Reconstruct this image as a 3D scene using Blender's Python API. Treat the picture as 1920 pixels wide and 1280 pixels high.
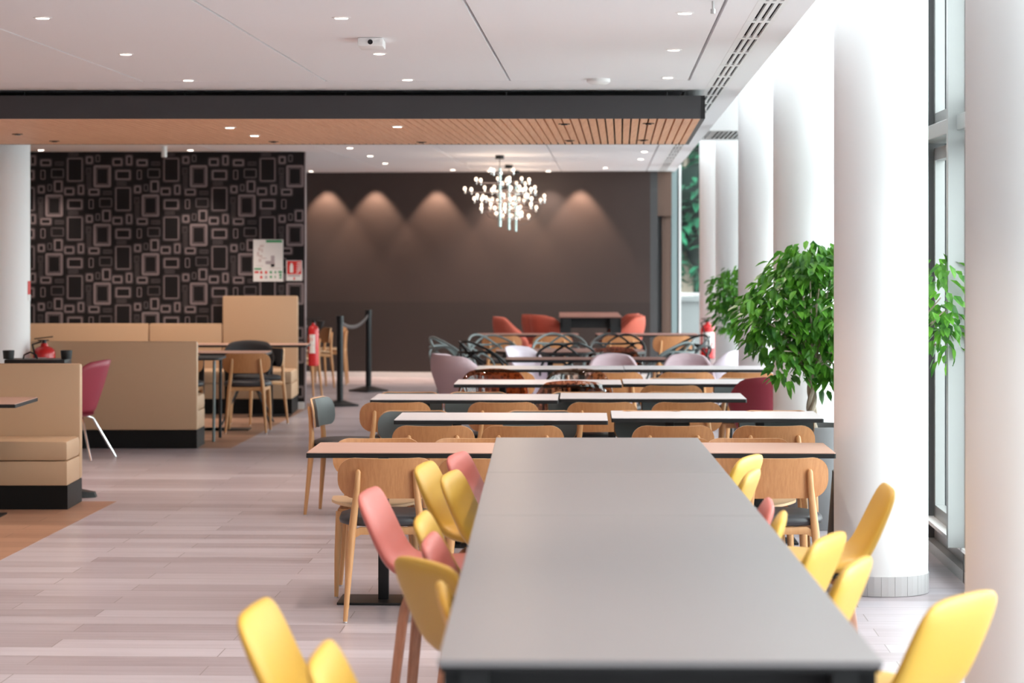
import bpy, bmesh, math, random
from mathutils import Vector, Matrix

random.seed(7)
PI = math.pi
scene = bpy.context.scene
for o in list(bpy.data.objects):
    bpy.data.objects.remove(o, do_unlink=True)

# ------------------------------------------------------------------ camera
EYE = 1.70
PHI = math.atan(180 / 4533.0)          # the room's long axis turns 2.3 degrees to the right of the view
cam_d = bpy.data.cameras.new('camera')
cam = bpy.data.objects.new('camera', cam_d)
scene.collection.objects.link(cam)
cam.location = (0, 0, EYE)
cam.rotation_euler = (PI / 2, 0, 0)
cam_d.sensor_width = 36
cam_d.lens = 85
cam_d.shift_y = -(640 - 474) / 1920.0
cam_d.clip_end = 200
cam_d.dof.use_dof = True
cam_d.dof.focus_distance = 11.6
cam_d.dof.aperture_fstop = 4.0
scene.camera = cam

# ------------------------------------------------------------------ world, exposure
scene.view_settings.view_transform = 'Standard'
scene.view_settings.look = 'None'
scene.view_settings.gamma = 1
scene.view_settings.use_curve_mapping = False
scene.view_settings.exposure = 0.12
w = bpy.data.worlds.new('world')
scene.world = w
w.use_nodes = True
bg = w.node_tree.nodes['Background']
bg.inputs['Color'].default_value = (0.93, 0.97, 1.0, 1)
bg.inputs['Strength'].default_value = 8.5
cy = scene.cycles
cy.max_bounces = 8
cy.diffuse_bounces = 5
cy.glossy_bounces = 4
cy.transmission_bounces = 6
cy.transparent_max_bounces = 12
cy.sample_clamp_indirect = 6
cy.caustics_reflective = False
cy.caustics_refractive = False
cy.use_denoising = True


def RM(off, along, z=0.0):
    """room frame (metres right of the room axis, metres along it) -> world"""
    c, s = math.cos(PHI), math.sin(PHI)
    return Vector((off * c + along * s, -off * s + along * c, z))


def P(x, d, z=0.0):
    return Vector(((x - 960) * d / 4533.0, d, z))


def portal(name, loc, sx, sy, rot):
    l = bpy.data.lights.new(name, 'AREA')
    l.shape = 'RECTANGLE'
    l.size, l.size_y = sx, sy
    l.cycles.is_portal = True
    o = bpy.data.objects.new(name, l)
    scene.collection.objects.link(o)
    o.location = loc
    o.rotation_euler = rot
    return o


# daylight comes in through the glazed facade (right) and the end window
portal('facade_portal', RM(2.30, 15.3, 2.0), 4.0, 38, (0, PI / 2, -PHI))

SPOTS = 1.0

# ------------------------------------------------------------------ materials
def nt(m):
    return m.node_tree.nodes, m.node_tree.links


def mat(name, col, rough=0.5, metal=0.0, spec=0.5, emit=None, es=0.0, bump=None, coat=0.0, alpha=1.0, trans=0.0):
    m = bpy.data.materials.new(name)
    m.use_nodes = True
    n, l = nt(m)
    b = n['Principled BSDF']
    b.inputs['Base Color'].default_value = (*col, 1)
    b.inputs['Roughness'].default_value = rough
    b.inputs['Metallic'].default_value = metal
    b.inputs['Specular IOR Level'].default_value = spec
    b.inputs['Coat Weight'].default_value = coat
    b.inputs['Transmission Weight'].default_value = trans
    if emit:
        b.inputs['Emission Color'].default_value = (*emit, 1)
        b.inputs['Emission Strength'].default_value = es
    if bump:
        sc, st = bump
        tc = n.new('ShaderNodeTexCoord')
        no = n.new('ShaderNodeTexNoise')
        no.inputs['Scale'].default_value = sc
        bp = n.new('ShaderNodeBump')
        bp.inputs['Strength'].default_value = st
        bp.inputs['Distance'].default_value = 0.002
        l.new(tc.outputs['Object'], no.inputs['Vector'])
        l.new(no.outputs['Fac'], bp.inputs['Height'])
        l.new(bp.outputs['Normal'], b.inputs['Normal'])
    return m


def ramp(n, stops):
    r = n.new('ShaderNodeValToRGB')
    cr = r.color_ramp
    while len(cr.elements) > 1:
        cr.elements.remove(cr.elements[-1])
    cr.elements[0].position = stops[0][0]
    cr.elements[0].color = (*stops[0][1], 1)
    for p, c in stops[1:]:
        e = cr.elements.new(p)
        e.color = (*c, 1)
    return r


def wood(name, c1, c2, rough=0.45, scale=(1, 1, 1), freq=9.0, rot=(0, 0, 0), coat=0.0):
    m = mat(name, c1, rough, coat=coat)
    n, l = nt(m)
    b = n['Principled BSDF']
    tc = n.new('ShaderNodeTexCoord')
    mp = n.new('ShaderNodeMapping')
    mp.inputs['Scale'].default_value = scale
    mp.inputs['Rotation'].default_value = rot
    no = n.new('ShaderNodeTexNoise')
    no.inputs['Scale'].default_value = freq
    no.inputs['Detail'].default_value = 5
    no.inputs['Roughness'].default_value = 0.6
    r = ramp(n, [(0.3, c1), (0.7, c2)])
    l.new(tc.outputs['Object'], mp.inputs['Vector'])
    l.new(mp.outputs['Vector'], no.inputs['Vector'])
    l.new(no.outputs['Fac'], r.inputs['Fac'])
    l.new(r.outputs['Color'], b.inputs['Base Color'])
    return m


M = {}
M['white_paint'] = mat('white_paint', (0.86, 0.85, 0.85), 0.55)
M['ceiling'] = mat('ceiling_paint', (0.88, 0.865, 0.885), 0.7)
M['wall_white'] = mat('wall_white', (0.8, 0.79, 0.78), 0.7)
M['black'] = mat('black_metal', (0.008, 0.008, 0.009), 0.4, spec=0.4)
M['blackmatt'] = mat('black_matt', (0.008, 0.008, 0.009), 0.6)
M['void'] = mat('dark_void', (0.006, 0.006, 0.007), 0.9)
M['fascia'] = mat('fascia_dark', (0.045, 0.043, 0.048), 0.45)
M['plinth'] = mat('plinth_black', (0.004, 0.0038, 0.0038), 0.5, spec=0.25)
M['oak'] = wood('oak_ply', (0.44, 0.185, 0.068), (0.55, 0.255, 0.105), 0.42, (14, 14, 1), 6)
M['oaklight'] = wood('oak_solid', (0.52, 0.25, 0.10), (0.60, 0.32, 0.14), 0.4, (10, 10, 1), 6)
M['oakedge'] = mat('oak_edge', (0.72, 0.48, 0.28), 0.5)
M['bent'] = wood('bentwood', (0.36, 0.155, 0.09), (0.47, 0.21, 0.125), 0.4, (20, 20, 2), 5)
M['slat'] = wood('slat_wood', (0.76, 0.38, 0.20), (0.90, 0.52, 0.31), 0.5, (30, 0.6, 1), 2.5)
M['pinkwood'] = wood('tabletop_wood', (0.50, 0.29, 0.22), (0.58, 0.355, 0.285), 0.35, (0.7, 22, 1), 5)
M['darkwood'] = wood('tabletop_dark_wood', (0.19, 0.085, 0.07), (0.26, 0.12, 0.095), 0.35, (0.7, 22, 1), 5)
M['darkwood'].node_tree.nodes['Principled BSDF'].inputs['Specular IOR Level'].default_value = 0.2
M['darkwood'].node_tree.nodes['Principled BSDF'].inputs['Roughness'].default_value = 0.55
M['whitetop'] = wood('tabletop_white', (0.56, 0.51, 0.525), (0.61, 0.565, 0.58), 0.38, (0.5, 30, 1), 5)
M['edge'] = mat('edge_black', (0.014, 0.014, 0.015), 0.5, spec=0.3)
M['hightop'] = mat('high_table_laminate', (0.215, 0.20, 0.205), 0.31, spec=0.5, bump=(900, 0.03))
M['seatblack'] = mat('seat_black_leather', (0.035, 0.032, 0.036), 0.42)
M['padgrey'] = mat('pad_grey_leather', (0.078, 0.086, 0.085), 0.45)
M['padblack'] = mat('pad_black_fabric', (0.012, 0.010, 0.012), 0.7)
M['yellow'] = mat('yellow_leather', (0.64, 0.375, 0.055), 0.42, bump=(500, 0.1))
M['red'] = mat('terracotta_leather', (0.56, 0.15, 0.125), 0.42, bump=(500, 0.1))
M['coral'] = mat('coral_fabric', (0.47, 0.095, 0.06), 0.8, bump=(700, 0.3))
M['lilac'] = mat('lilac_quilt', (0.56, 0.42, 0.46), 0.75, bump=(220, 0.7))
M['lilacin'] = mat('lilac_inside', (0.72, 0.60, 0.68), 0.6)
M['maroon'] = mat('maroon_quilt', (0.30, 0.035, 0.06), 0.45)
M['whiteshell'] = mat('white_shell', (0.80, 0.70, 0.78), 0.2)
M['cream'] = mat('cream_vinyl', (0.50, 0.325, 0.20), 0.5, bump=(300, 0.1))
M['chrome'] = mat('chrome', (0.80, 0.80, 0.80), 0.12, metal=1)
M['steel'] = mat('steel_glide', (0.55, 0.55, 0.55), 0.3, metal=1)
M['loopgrey'] = mat('loop_grey_plastic', (0.17, 0.20, 0.20), 0.45)
M['extred'] = mat('extinguisher_red', (0.55, 0.018, 0.02), 0.25)
M['labelwhite'] = mat('label_white', (0.80, 0.78, 0.76), 0.5)
M['green'] = mat('sign_green', (0.03, 0.30, 0.11), 0.5)
M['signred'] = mat('sign_red', (0.66, 0.03, 0.025), 0.5)
M['signgrey'] = mat('sign_grey', (0.42, 0.36, 0.38), 0.5)
M['signpale'] = mat('sign_pale', (0.62, 0.52, 0.50), 0.5)
M['potgrey'] = mat('pot_grey', (0.22, 0.22, 0.23), 0.5)
M['bark'] = mat('bark', (0.42, 0.34, 0.27), 0.8, bump=(60, 0.6))
M['soil'] = mat('soil', (0.05, 0.035, 0.025), 0.9)
M['frame'] = mat('facade_aluminium', (0.38, 0.385, 0.38), 0.35, metal=0.3)
M['framedark'] = mat('facade_gasket_and_added_fin', (0.11, 0.112, 0.114), 0.5)
M['teal'] = mat('frame_teal_grey', (0.26, 0.34, 0.35), 0.4)
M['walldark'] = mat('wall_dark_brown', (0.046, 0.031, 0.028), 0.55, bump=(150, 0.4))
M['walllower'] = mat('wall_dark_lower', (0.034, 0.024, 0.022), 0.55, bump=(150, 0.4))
M['walldarkgrey'] = mat('wall_dark_grey', (0.055, 0.055, 0.058), 0.65)
M['brownpanel'] = mat('brown_panel', (0.13, 0.075, 0.055), 0.5)
M['paperdark'] = mat('wallpaper_dark', (0.010, 0.008, 0.009), 0.6, spec=0.2)
M['papermauve'] = mat('wallpaper_mauve', (0.18, 0.14, 0.145), 0.55)
M['papermid'] = mat('wallpaper_mid', (0.075, 0.06, 0.063), 0.55)
M['baseboard'] = mat('baseboard_white', (0.72, 0.70, 0.69), 0.4)
M['tile'] = mat('skirting_tile', (0.60, 0.58, 0.58), 0.3)
M['grout'] = mat('grout', (0.42, 0.40, 0.40), 0.6)
M['bulb'] = mat('bulb_glow', (1, 0.9, 0.8), 0.3, emit=(1.0, 0.80, 0.62), es=2.4)
M['lampglow'] = mat('downlight_glow', (1, 0.95, 0.9), 0.3, emit=(1.0, 0.88, 0.76), es=9)
M['lampoff'] = mat('downlight_dim', (0.5, 0.5, 0.5), 0.3)
M['tubewhite'] = mat('sensor_white', (0.85, 0.9, 0.9), 0.4)
M['beltgrey'] = mat('belt_grey', (0.06, 0.05, 0.05), 0.7)
M['concrete'] = mat('outdoor_concrete', (0.14, 0.145, 0.145), 0.8, bump=(8, 0.4))
M['paving'] = mat('outdoor_paving', (0.5, 0.5, 0.5), 0.85)


def leafmat(name, ca, cb, sc=3.0):
    m = bpy.data.materials.new(name)
    m.use_nodes = True
    n, l = nt(m)
    b = n['Principled BSDF']
    tc = n.new('ShaderNodeTexCoord')
    no = n.new('ShaderNodeTexNoise')
    no.inputs['Scale'].default_value = sc
    no.inputs['Detail'].default_value = 3
    r = ramp(n, [(0.35, ca), (0.68, cb)])
    l.new(tc.outputs['Object'], no.inputs['Vector'])
    l.new(no.outputs['Fac'], r.inputs['Fac'])
    l.new(r.outputs['Color'], b.inputs['Base Color'])
    b.inputs['Roughness'].default_value = 0.38
    tr = n.new('ShaderNodeBsdfTranslucent')
    l.new(r.outputs['Color'], tr.inputs['Color'])
    mx = n.new('ShaderNodeMixShader')
    mx.inputs['Fac'].default_value = 0.42
    l.new(b.outputs['BSDF'], mx.inputs[1])
    l.new(tr.outputs['BSDF'], mx.inputs[2])
    l.new(mx.outputs['Shader'], n['Material Output'].inputs['Surface'])
    return m


M['leaf'] = leafmat('ficus_leaf', (0.030, 0.13, 0.018), (0.16, 0.42, 0.04), 9)
M['treeleaf'] = leafmat('tree_leaf', (0.006, 0.05, 0.026), (0.03, 0.22, 0.11), 2.0)
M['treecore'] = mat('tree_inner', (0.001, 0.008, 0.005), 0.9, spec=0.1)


def glassmat(name, tint, gl=1.5):
    m = bpy.data.materials.new(name)
    m.use_nodes = True
    n, l = nt(m)
    n.remove(n['Principled BSDF'])
    t = n.new('ShaderNodeBsdfTransparent')
    t.inputs['Color'].default_value = (*tint, 1)
    g = n.new('ShaderNodeBsdfGlossy')
    g.inputs['Roughness'].default_value = 0.02
    mx = n.new('ShaderNodeMixShader')
    lw_ = n.new('ShaderNodeFresnel')
    lw_.inputs['IOR'].default_value = gl
    ge = n.new('ShaderNodeNewGeometry')
    iv = n.new('ShaderNodeMath')
    iv.operation = 'SUBTRACT'
    iv.inputs[0].default_value = 1.0
    l.new(ge.outputs['Backfacing'], iv.inputs[1])
    ml = n.new('ShaderNodeMath')
    ml.operation = 'MULTIPLY'
    l.new(lw_.outputs[0], ml.inputs[0])
    l.new(iv.outputs[0], ml.inputs[1])
    l.new(ml.outputs[0], mx.inputs['Fac'])
    l.new(t.outputs[0], mx.inputs[1])
    l.new(g.outputs[0], mx.inputs[2])
    l.new(mx.outputs[0], n['Material Output'].inputs['Surface'])
    return m


M['glass'] = glassmat('window_glass', (0.93, 0.97, 0.96), 1.5)


def shellclear(name, tint, gl, patt):
    m = glassmat(name, tint, gl)
    n, l = nt(m)
    t = [x for x in n if x.type == 'BSDF_TRANSPARENT'][0]
    tc = n.new('ShaderNodeTexCoord')
    v = n.new('ShaderNodeTexVoronoi')
    v.inputs['Scale'].default_value = 34
    r = ramp(n, [(0.2, patt), (0.6, tint)])
    l.new(tc.outputs['Object'], v.inputs['Vector'])
    l.new(v.outputs['Distance'], r.inputs['Fac'])
    l.new(r.outputs['Color'], t.inputs['Color'])
    return m


M['amber'] = shellclear('amber_clear_shell', (0.66, 0.40, 0.28), 1.5, (0.30, 0.13, 0.075))
M['smoke'] = shellclear('smoke_clear_shell', (0.78, 0.68, 0.62), 1.7, (0.30, 0.22, 0.19))


def floor_mat(name, stops, mortar, rough):
    m = mat(name, (0.5, 0.5, 0.5), rough)
    n, l = nt(m)
    b = n['Principled BSDF']
    tc = n.new('ShaderNodeTexCoord')
    br = n.new('ShaderNodeTexBrick')
    br.offset = 0.37
    br.inputs['Color1'].default_value = (0, 0, 0, 1)
    br.inputs['Color2'].default_value = (1, 1, 1, 1)
    br.inputs['Mortar'].default_value = (0.5, 0.5, 0.5, 1)
    br.inputs['Scale'].default_value = 1
    br.inputs['Brick Width'].default_value = 1.2
    br.inputs['Row Height'].default_value = 0.22
    br.inputs['Mortar Size'].default_value = 0.0025
    l.new(tc.outputs['Object'], br.inputs['Vector'])
    mp = n.new('ShaderNodeMapping')
    mp.inputs['Scale'].default_value = (0.6, 9, 1)
    no = n.new('ShaderNodeTexNoise')
    no.inputs['Scale'].default_value = 2.2
    no.inputs['Detail'].default_value = 4
    l.new(tc.outputs['Object'], mp.inputs['Vector'])
    l.new(mp.outputs['Vector'], no.inputs['Vector'])
    mix = n.new('ShaderNodeMath')
    mix.operation = 'MULTIPLY_ADD'
    mix.inputs[1].default_value = 0.45
    l.new(br.outputs['Color'], mix.inputs[0])
    m2 = n.new('ShaderNodeMath')
    m2.operation = 'MULTIPLY'
    m2.inputs[1].default_value = 0.55
    l.new(no.outputs['Fac'], m2.inputs[0])
    l.new(m2.outputs[0], mix.inputs[2])
    r = ramp(n, stops)
    l.new(mix.outputs[0], r.inputs['Fac'])
    mm = n.new('ShaderNodeMix')
    mm.data_type = 'RGBA'
    l.new(br.outputs['Fac'], mm.inputs[0])
    l.new(r.outputs['Color'], mm.inputs[6])
    mm.inputs[7].default_value = (*mortar, 1)
    l.new(mm.outputs[2], b.inputs['Base Color'])
    bp = n.new('ShaderNodeBump')
    bp.inputs['Strength'].default_value = 0.12
    bp.inputs['Distance'].default_value = 0.004
    l.new(no.outputs['Fac'], bp.inputs['Height'])
    l.new(bp.outputs['Normal'], b.inputs['Normal'])
    return m


M['floor'] = floor_mat('floor_planks', [(0.15, (0.30, 0.245, 0.262)), (0.5, (0.42, 0.365, 0.395)), (0.85, (0.52, 0.47, 0.51))], (0.20, 0.165, 0.16), 0.30)
M['floorwood'] = floor_mat('floor_wood', [(0.15, (0.28, 0.145, 0.09)), (0.85, (0.42, 0.23, 0.15))], (0.15, 0.08, 0.05), 0.38)

# ------------------------------------------------------------------ mesh helpers
C = scene.collection


class MB:
    def __init__(self):
        self.bm = bmesh.new()
        self.mats = []

    def mi(self, m):
        if m not in self.mats:
            self.mats.append(m)
        return self.mats.index(m)

    def _set(self, faces, m):
        i = self.mi(m)
        for f in faces:
            f.material_index = i

    def box(self, a, b, m='black', bevel=0.0, rot=None, piv=None):
        r = bmesh.ops.create_cube(self.bm, size=1)
        vs = r['verts']
        c = Vector([(a[i] + b[i]) / 2 for i in range(3)])
        s = Vector([abs(b[i] - a[i]) for i in range(3)])
        for v in vs:
            v.co = Vector((v.co.x * s.x, v.co.y * s.y, v.co.z * s.z)) + c
        fs = set()
        for v in vs:
            fs.update(v.link_faces)
        self._set(fs, m)
        if bevel:
            es = set()
            for v in vs:
                es.update(v.link_edges)
            rr = bmesh.ops.bevel(self.bm, geom=list(es), offset=bevel, segments=2, profile=0.6, affect='EDGES', material=self.mi(m))
            vs = [v for v in rr['verts']]
            vs = list({v for f in rr['faces'] for v in f.verts} | {v for v in vs})
            # collect the whole island
            seen = set(vs)
            st = list(vs)
            while st:
                v = st.pop()
                for e in v.link_edges:
                    o = e.other_vert(v)
                    if o not in seen:
                        seen.add(o)
                        st.append(o)
            vs = list(seen)
        if rot is not None:
            p = Vector(piv) if piv is not None else c
            for v in vs:
                v.co = rot @ (v.co - p) + p
        return self

    def cyl(self, c, r, h, m='black', n=24, r2=None, axis='z'):
        r2 = r if r2 is None else r2
        lo, hi = [], []
        for i in range(n):
            a = 2 * PI * i / n
            lo.append((r * math.cos(a), r * math.sin(a), 0))
            hi.append((r2 * math.cos(a), r2 * math.sin(a), h))

        def tr(p):
            if axis == 'z':
                q = p
            elif axis == 'x':
                q = (p[2], p[0], p[1])
            else:
                q = (p[1], p[2], p[0])
            return self.bm.verts.new(Vector(q) + Vector(c))
        L = [tr(p) for p in lo]
        H = [tr(p) for p in hi]
        fs = [self.bm.faces.new((L[i], L[(i + 1) % n], H[(i + 1) % n], H[i])) for i in range(n)]
        fs.append(self.bm.faces.new(L[::-1]))
        fs.append(self.bm.faces.new(H))
        self._set(fs, m)
        return self

    def lathe(self, prof, c=(0, 0, 0), m='black', n=24):
        rings = []
        for r, z in prof:
            rings.append([self.bm.verts.new((c[0] + r * math.cos(2 * PI * i / n), c[1] + r * math.sin(2 * PI * i / n), c[2] + z)) for i in range(n)])
        fs = []
        for a, b in zip(rings, rings[1:]):
            for i in range(n):
                fs.append(self.bm.faces.new((a[i], a[(i + 1) % n], b[(i + 1) % n], b[i])))
        fs.append(self.bm.faces.new(rings[0][::-1]))
        fs.append(self.bm.faces.new(rings[-1]))
        self._set(fs, m)
        return self

    def tube(self, pts, rad, m='black', n=8, flat=None, up=(0, 0, 1)):
        """sweep; rad = number or list; flat=(w,t) gives a rounded-rectangular section"""
        pts = [Vector(p) for p in pts]
        k = len(pts)
        if not isinstance(rad, (list, tuple)):
            rad = [rad] * k
        rings = []
        prev = Vector(up)
        for i, p in enumerate(pts):
            t = (pts[min(i + 1, k - 1)] - pts[max(i - 1, 0)]).normalized()
            u = prev - t * prev.dot(t)
            if u.length < 1e-4:
                u = Vector((1, 0, 0)) - t * t.x
            u.normalize()
            prev = u
            s = t.cross(u)
            ring = []
            for j in range(n):
                a = 2 * PI * (j + 0.5) / n
                ca, sa = math.cos(a), math.sin(a)
                if flat:
                    e = 0.45
                    ca = math.copysign(abs(ca) ** e, ca) * flat[0] / 2 * rad[i]
                    sa = math.copysign(abs(sa) ** e, sa) * flat[1] / 2 * rad[i]
                    ring.append(self.bm.verts.new(p + s * ca + u * sa))
                else:
                    ring.append(self.bm.verts.new(p + (u * ca + s * sa) * rad[i]))
            rings.append(ring)
        fs = []
        for a, b in zip(rings, rings[1:]):
            for i in range(n):
                fs.append(self.bm.faces.new((a[i], a[(i + 1) % n], b[(i + 1) % n], b[i])))
        fs.append(self.bm.faces.new(rings[0][::-1]))
        fs.append(self.bm.faces.new(rings[-1]))
        self._set(fs, m)
        return self

    def prism(self, outline, fn0, fn1, m='black'):
        """outline: 2-D points; fn0/fn1 map (u,v) to the two 3-D faces"""
        A = [self.bm.verts.new(fn0(u, v)) for u, v in outline]
        B = [self.bm.verts.new(fn1(u, v)) for u, v in outline]
        n = len(A)
        fs = [self.bm.faces.new((A[i], A[(i + 1) % n], B[(i + 1) % n], B[i])) for i in range(n)]
        fs += [self.bm.faces.new(A[::-1]), self.bm.faces.new(B)]
        self._set(fs, m)
        return self

    def grid(self, fn, nu, nv, m='black', closeu=False):
        g = [[self.bm.verts.new(fn(i / (nu if closeu else nu - 1), j / (nv - 1))) for j in range(nv)] for i in range(nu)]
        fs = []
        for i in range(nu if closeu else nu - 1):
            for j in range(nv - 1):
                a, b = g[i], g[(i + 1) % nu]
                fs.append(self.bm.faces.new((a[j], b[j], b[j + 1], a[j + 1])))
        self._set(fs, m)
        return self

    def build(self, name, parent=None, smooth=True, solid=None, sub=0, auto=35):
        bm = self.bm
        bmesh.ops.recalc_face_normals(bm, faces=bm.faces[:])
        me = bpy.data.meshes.new(name)
        bm.to_mesh(me)
        bm.free()
        for mm in self.mats:
            me.materials.append(M[mm])
        o = bpy.data.objects.new(name, me)
        C.objects.link(o)
        if parent is not None:
            o.parent = parent
        if smooth:
            me.polygons.foreach_set('use_smooth', [True] * len(me.polygons))
            if auto and not sub:
                me.set_sharp_from_angle(angle=math.radians(auto))
        if solid:
            md = o.modifiers.new('solid', 'SOLIDIFY')
            md.thickness = solid
            md.offset = 0
        if sub:
            md = o.modifiers.new('sub', 'SUBSURF')
            md.levels = sub
            md.render_levels = sub
        return o


def struct(mb, name, **k):
    o = mb.build(name, **k)
    o['kind'] = 'structure'
    return o


def thing(name, label, cat, loc=(0, 0, 0), rz=0.0, group=None):
    o = bpy.data.objects.new(name, None)
    C.objects.link(o)
    o.empty_display_size = 0.1
    o.location = loc
    o.rotation_euler = (0, 0, rz)
    o['label'] = label
    o['category'] = cat
    if group:
        o['group'] = group
    return o


def copy_tree(o, parent=None):
    c = o.copy()
    C.objects.link(c)
    if parent is not None:
        c.parent = parent
    for ch in list(o.children):
        copy_tree(ch, c)
    return c


class Proto:
    """first use places the original, later uses place copies"""
    def __init__(self, builder):
        self.builder = builder
        self.root = None

    def put(self, loc, rz, label, group=None, name=None):
        if self.root is None:
            self.root = self.builder()
            o = self.root
        else:
            o = copy_tree(self.root)
        o.location = loc
        o.rotation_euler = (0, 0, rz)
        o['label'] = label
        if group:
            o['group'] = group
        elif 'group' in o:
            del o['group']
        return o


def stadium(w, h, r, n=8):
    pts = []
    for cx, cz, a0 in ((w / 2 - r, h / 2 - r, 0), (-w / 2 + r, h / 2 - r, 90), (-w / 2 + r, -h / 2 + r, 180), (w / 2 - r, -h / 2 + r, 270)):
        for i in range(n + 1):
            a = math.radians(a0 + 90 * i / n)
            pts.append((cx + r * math.cos(a), cz + r * math.sin(a)))
    return pts


# ------------------------------------------------------------------ room shell (built in the room frame, turned by PHI)
def room(mb, name, **k):
    o = struct(mb, name, **k)
    o.rotation_euler = (0, 0, -PHI)
    return o


fl = MB()
fl.box((-9.5, -4, -0.1), (1.95, 34.5, 0), 'floor')
room(fl, 'floor', smooth=False)
fw = MB()
fw.box((-9.5, -4, 0), (-3.36, 16.42, 0.0015), 'floorwood')
room(fw, 'floor_inlay_near', smooth=False)
fw = MB()
fw.box((-9.5, 20.95, 0), (-3.28, 27.2, 0.0015), 'floorwood')
room(fw, 'floor_inlay_far', smooth=False)

ce = MB()
seams = [-9.5, -7.73, -6.55, -5.36, -4.17, -2.98, -1.805, -0.627, 0.515]
for y0, y1 in ((-4, -1.0), (-1.0, 5.0), (5.0, 15.45)):
    for a, b in zip(seams, seams[1:]):
        ce.box((a + 0.008, y0 + 0.004, 2.80), (b - 0.008, y1 - 0.004, 2.84), 'ceiling')
ce.box((0.523, -4, 2.80), (0.655, 33.6, 2.84), 'ceiling')
ce.box((0.79, -4, 2.80), (0.905, 33.6, 2.84), 'ceiling')
ce.box((-9.5, 15.46, 2.80), (0.523, 16.5, 2.84), 'ceiling')
for a, b in zip(seams, seams[1:]):
    ce.box((a + 0.006, 20.7, 2.80), (b - 0.006, 33.6, 2.84), 'ceiling')
ce.box((-9.5, -4, 2.845), (0.655, 16.5, 2.88), 'ceiling')
ce.box((-9.5, 20.7, 2.845), (0.655, 33.6, 2.88), 'ceiling')
ce.box((0.79, -4, 2.84), (0.905, 33.6, 4.02), 'ceiling')
ce.box((0.655, -4, 2.90), (0.79, 33.6, 2.93), 'void')
room(ce, 'ceiling', smooth=False)
cv = MB()
cv.box((-9.5, 16.5, 3.15), (0.655, 20.7, 3.19), 'void')
cv.box((-9.5, 16.45, 2.88), (0.655, 16.5, 3.19), 'void')
cv.box((-9.5, 20.7, 2.88), (0.655, 20.75, 3.19), 'void')
room(cv, 'ceiling_void', smooth=False)
cu = MB()
cu.box((0.905, -4, 4.0), (2.3, 34.5, 4.05), 'white_paint')
room(cu, 'ceiling_atrium', smooth=False)
# bulkhead that crosses the atrium
bh = MB()
bh.box((0.905, 21.75, 2.83), (1.95, 23.7, 3.6), 'white_paint')
bh.box((0.905, 21.75, 2.80), (1.95, 21.95, 2.83), 'white_paint')
bh.box((0.905, 23.45, 2.80), (1.95, 23.7, 2.83), 'white_paint')
room(bh, 'trim_1', smooth=False)

wl = MB()
wl.box((-9.7, -4, 0), (-9.5, 34.5, 3.2), 'wall_white')
room(wl, 'wall_left', smooth=False)
wn = MB()
wn.box((-9.5, -4.2, 0), (2.3, -4, 4.05), 'wall_white')
room(wn, 'wall_near', smooth=False)

# far wall: dark, slightly out of square, from world x -8.5 to 1.84
a, b = Vector((-9.0, 34.0, 0)), Vector((1.86, 32.55, 0))
dv = (b - a).normalized()
nv = Vector((dv.y, -dv.x, 0))
L = (b - a).length
wf = MB()
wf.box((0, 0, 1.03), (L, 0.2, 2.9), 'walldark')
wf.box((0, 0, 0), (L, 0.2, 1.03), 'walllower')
o = struct(wf, 'wall_far', smooth=False)
o.location = a
o.rotation_euler = (0, 0, math.atan2(dv.y, dv.x))
wb = MB()
wb.box((0, -0.015, 0), (L, 0, 0.075), 'baseboard', 0.003)
ob = struct(wb, 'baseboard_far', smooth=False)
ob.location = a
ob.rotation_euler = o.rotation_euler
# return at right of it: grey strip, brown portal
wr = MB()
wr.box((1.86, 32.55, 0), (1.96, 32.75, 2.9), 'walldarkgrey')
wr.box((1.94, 32.65, 2.20), (2.155, 32.80, 2.9), 'brownpanel')
wr.box((1.96, 32.75, 0), (2.155, 32.85, 2.2), 'walldarkgrey')
struct(wr, 'wall_far_return', smooth=False)
dr = MB()
dr.box((2.03, 32.70, 0), (2.06, 32.75, 2.19), 'brownpanel')
dr.box((2.065, 32.72, 0), (2.15, 32.75, 2.17), 'brownpanel')
dr.box((2.03, 32.70, 2.17), (2.155, 32.75, 2.2), 'brownpanel')
struct(dr, 'door_1', smooth=False)

# end window beside it
ew = MB()
ew.box((2.16, 32.72, 0), (2.235, 32.86, 3.9), 'teal')
ew.box((2.235, 32.78, 0), (2.262, 32.86, 3.9), 'framedark')
ew.box((2.262, 32.74, 0), (2.29, 32.86, 3.9), 'white_paint')
ew.box((2.29, 32.78, 1.12), (3.1, 32.86, 1.16), 'white_paint')
ew.box((3.06, 32.74, 0), (3.12, 32.86, 3.9), 'frame')
ew.box((2.16, 32.72, 3.9), (3.2, 32.86, 4.0), 'frame')
wo = struct(ew, 'window_1', smooth=False)
gl = MB()
gl.box((2.29, 32.81, 0.0), (3.06, 32.818, 3.9), 'glass')
gl.build('pane', wo, smooth=False)

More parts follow.
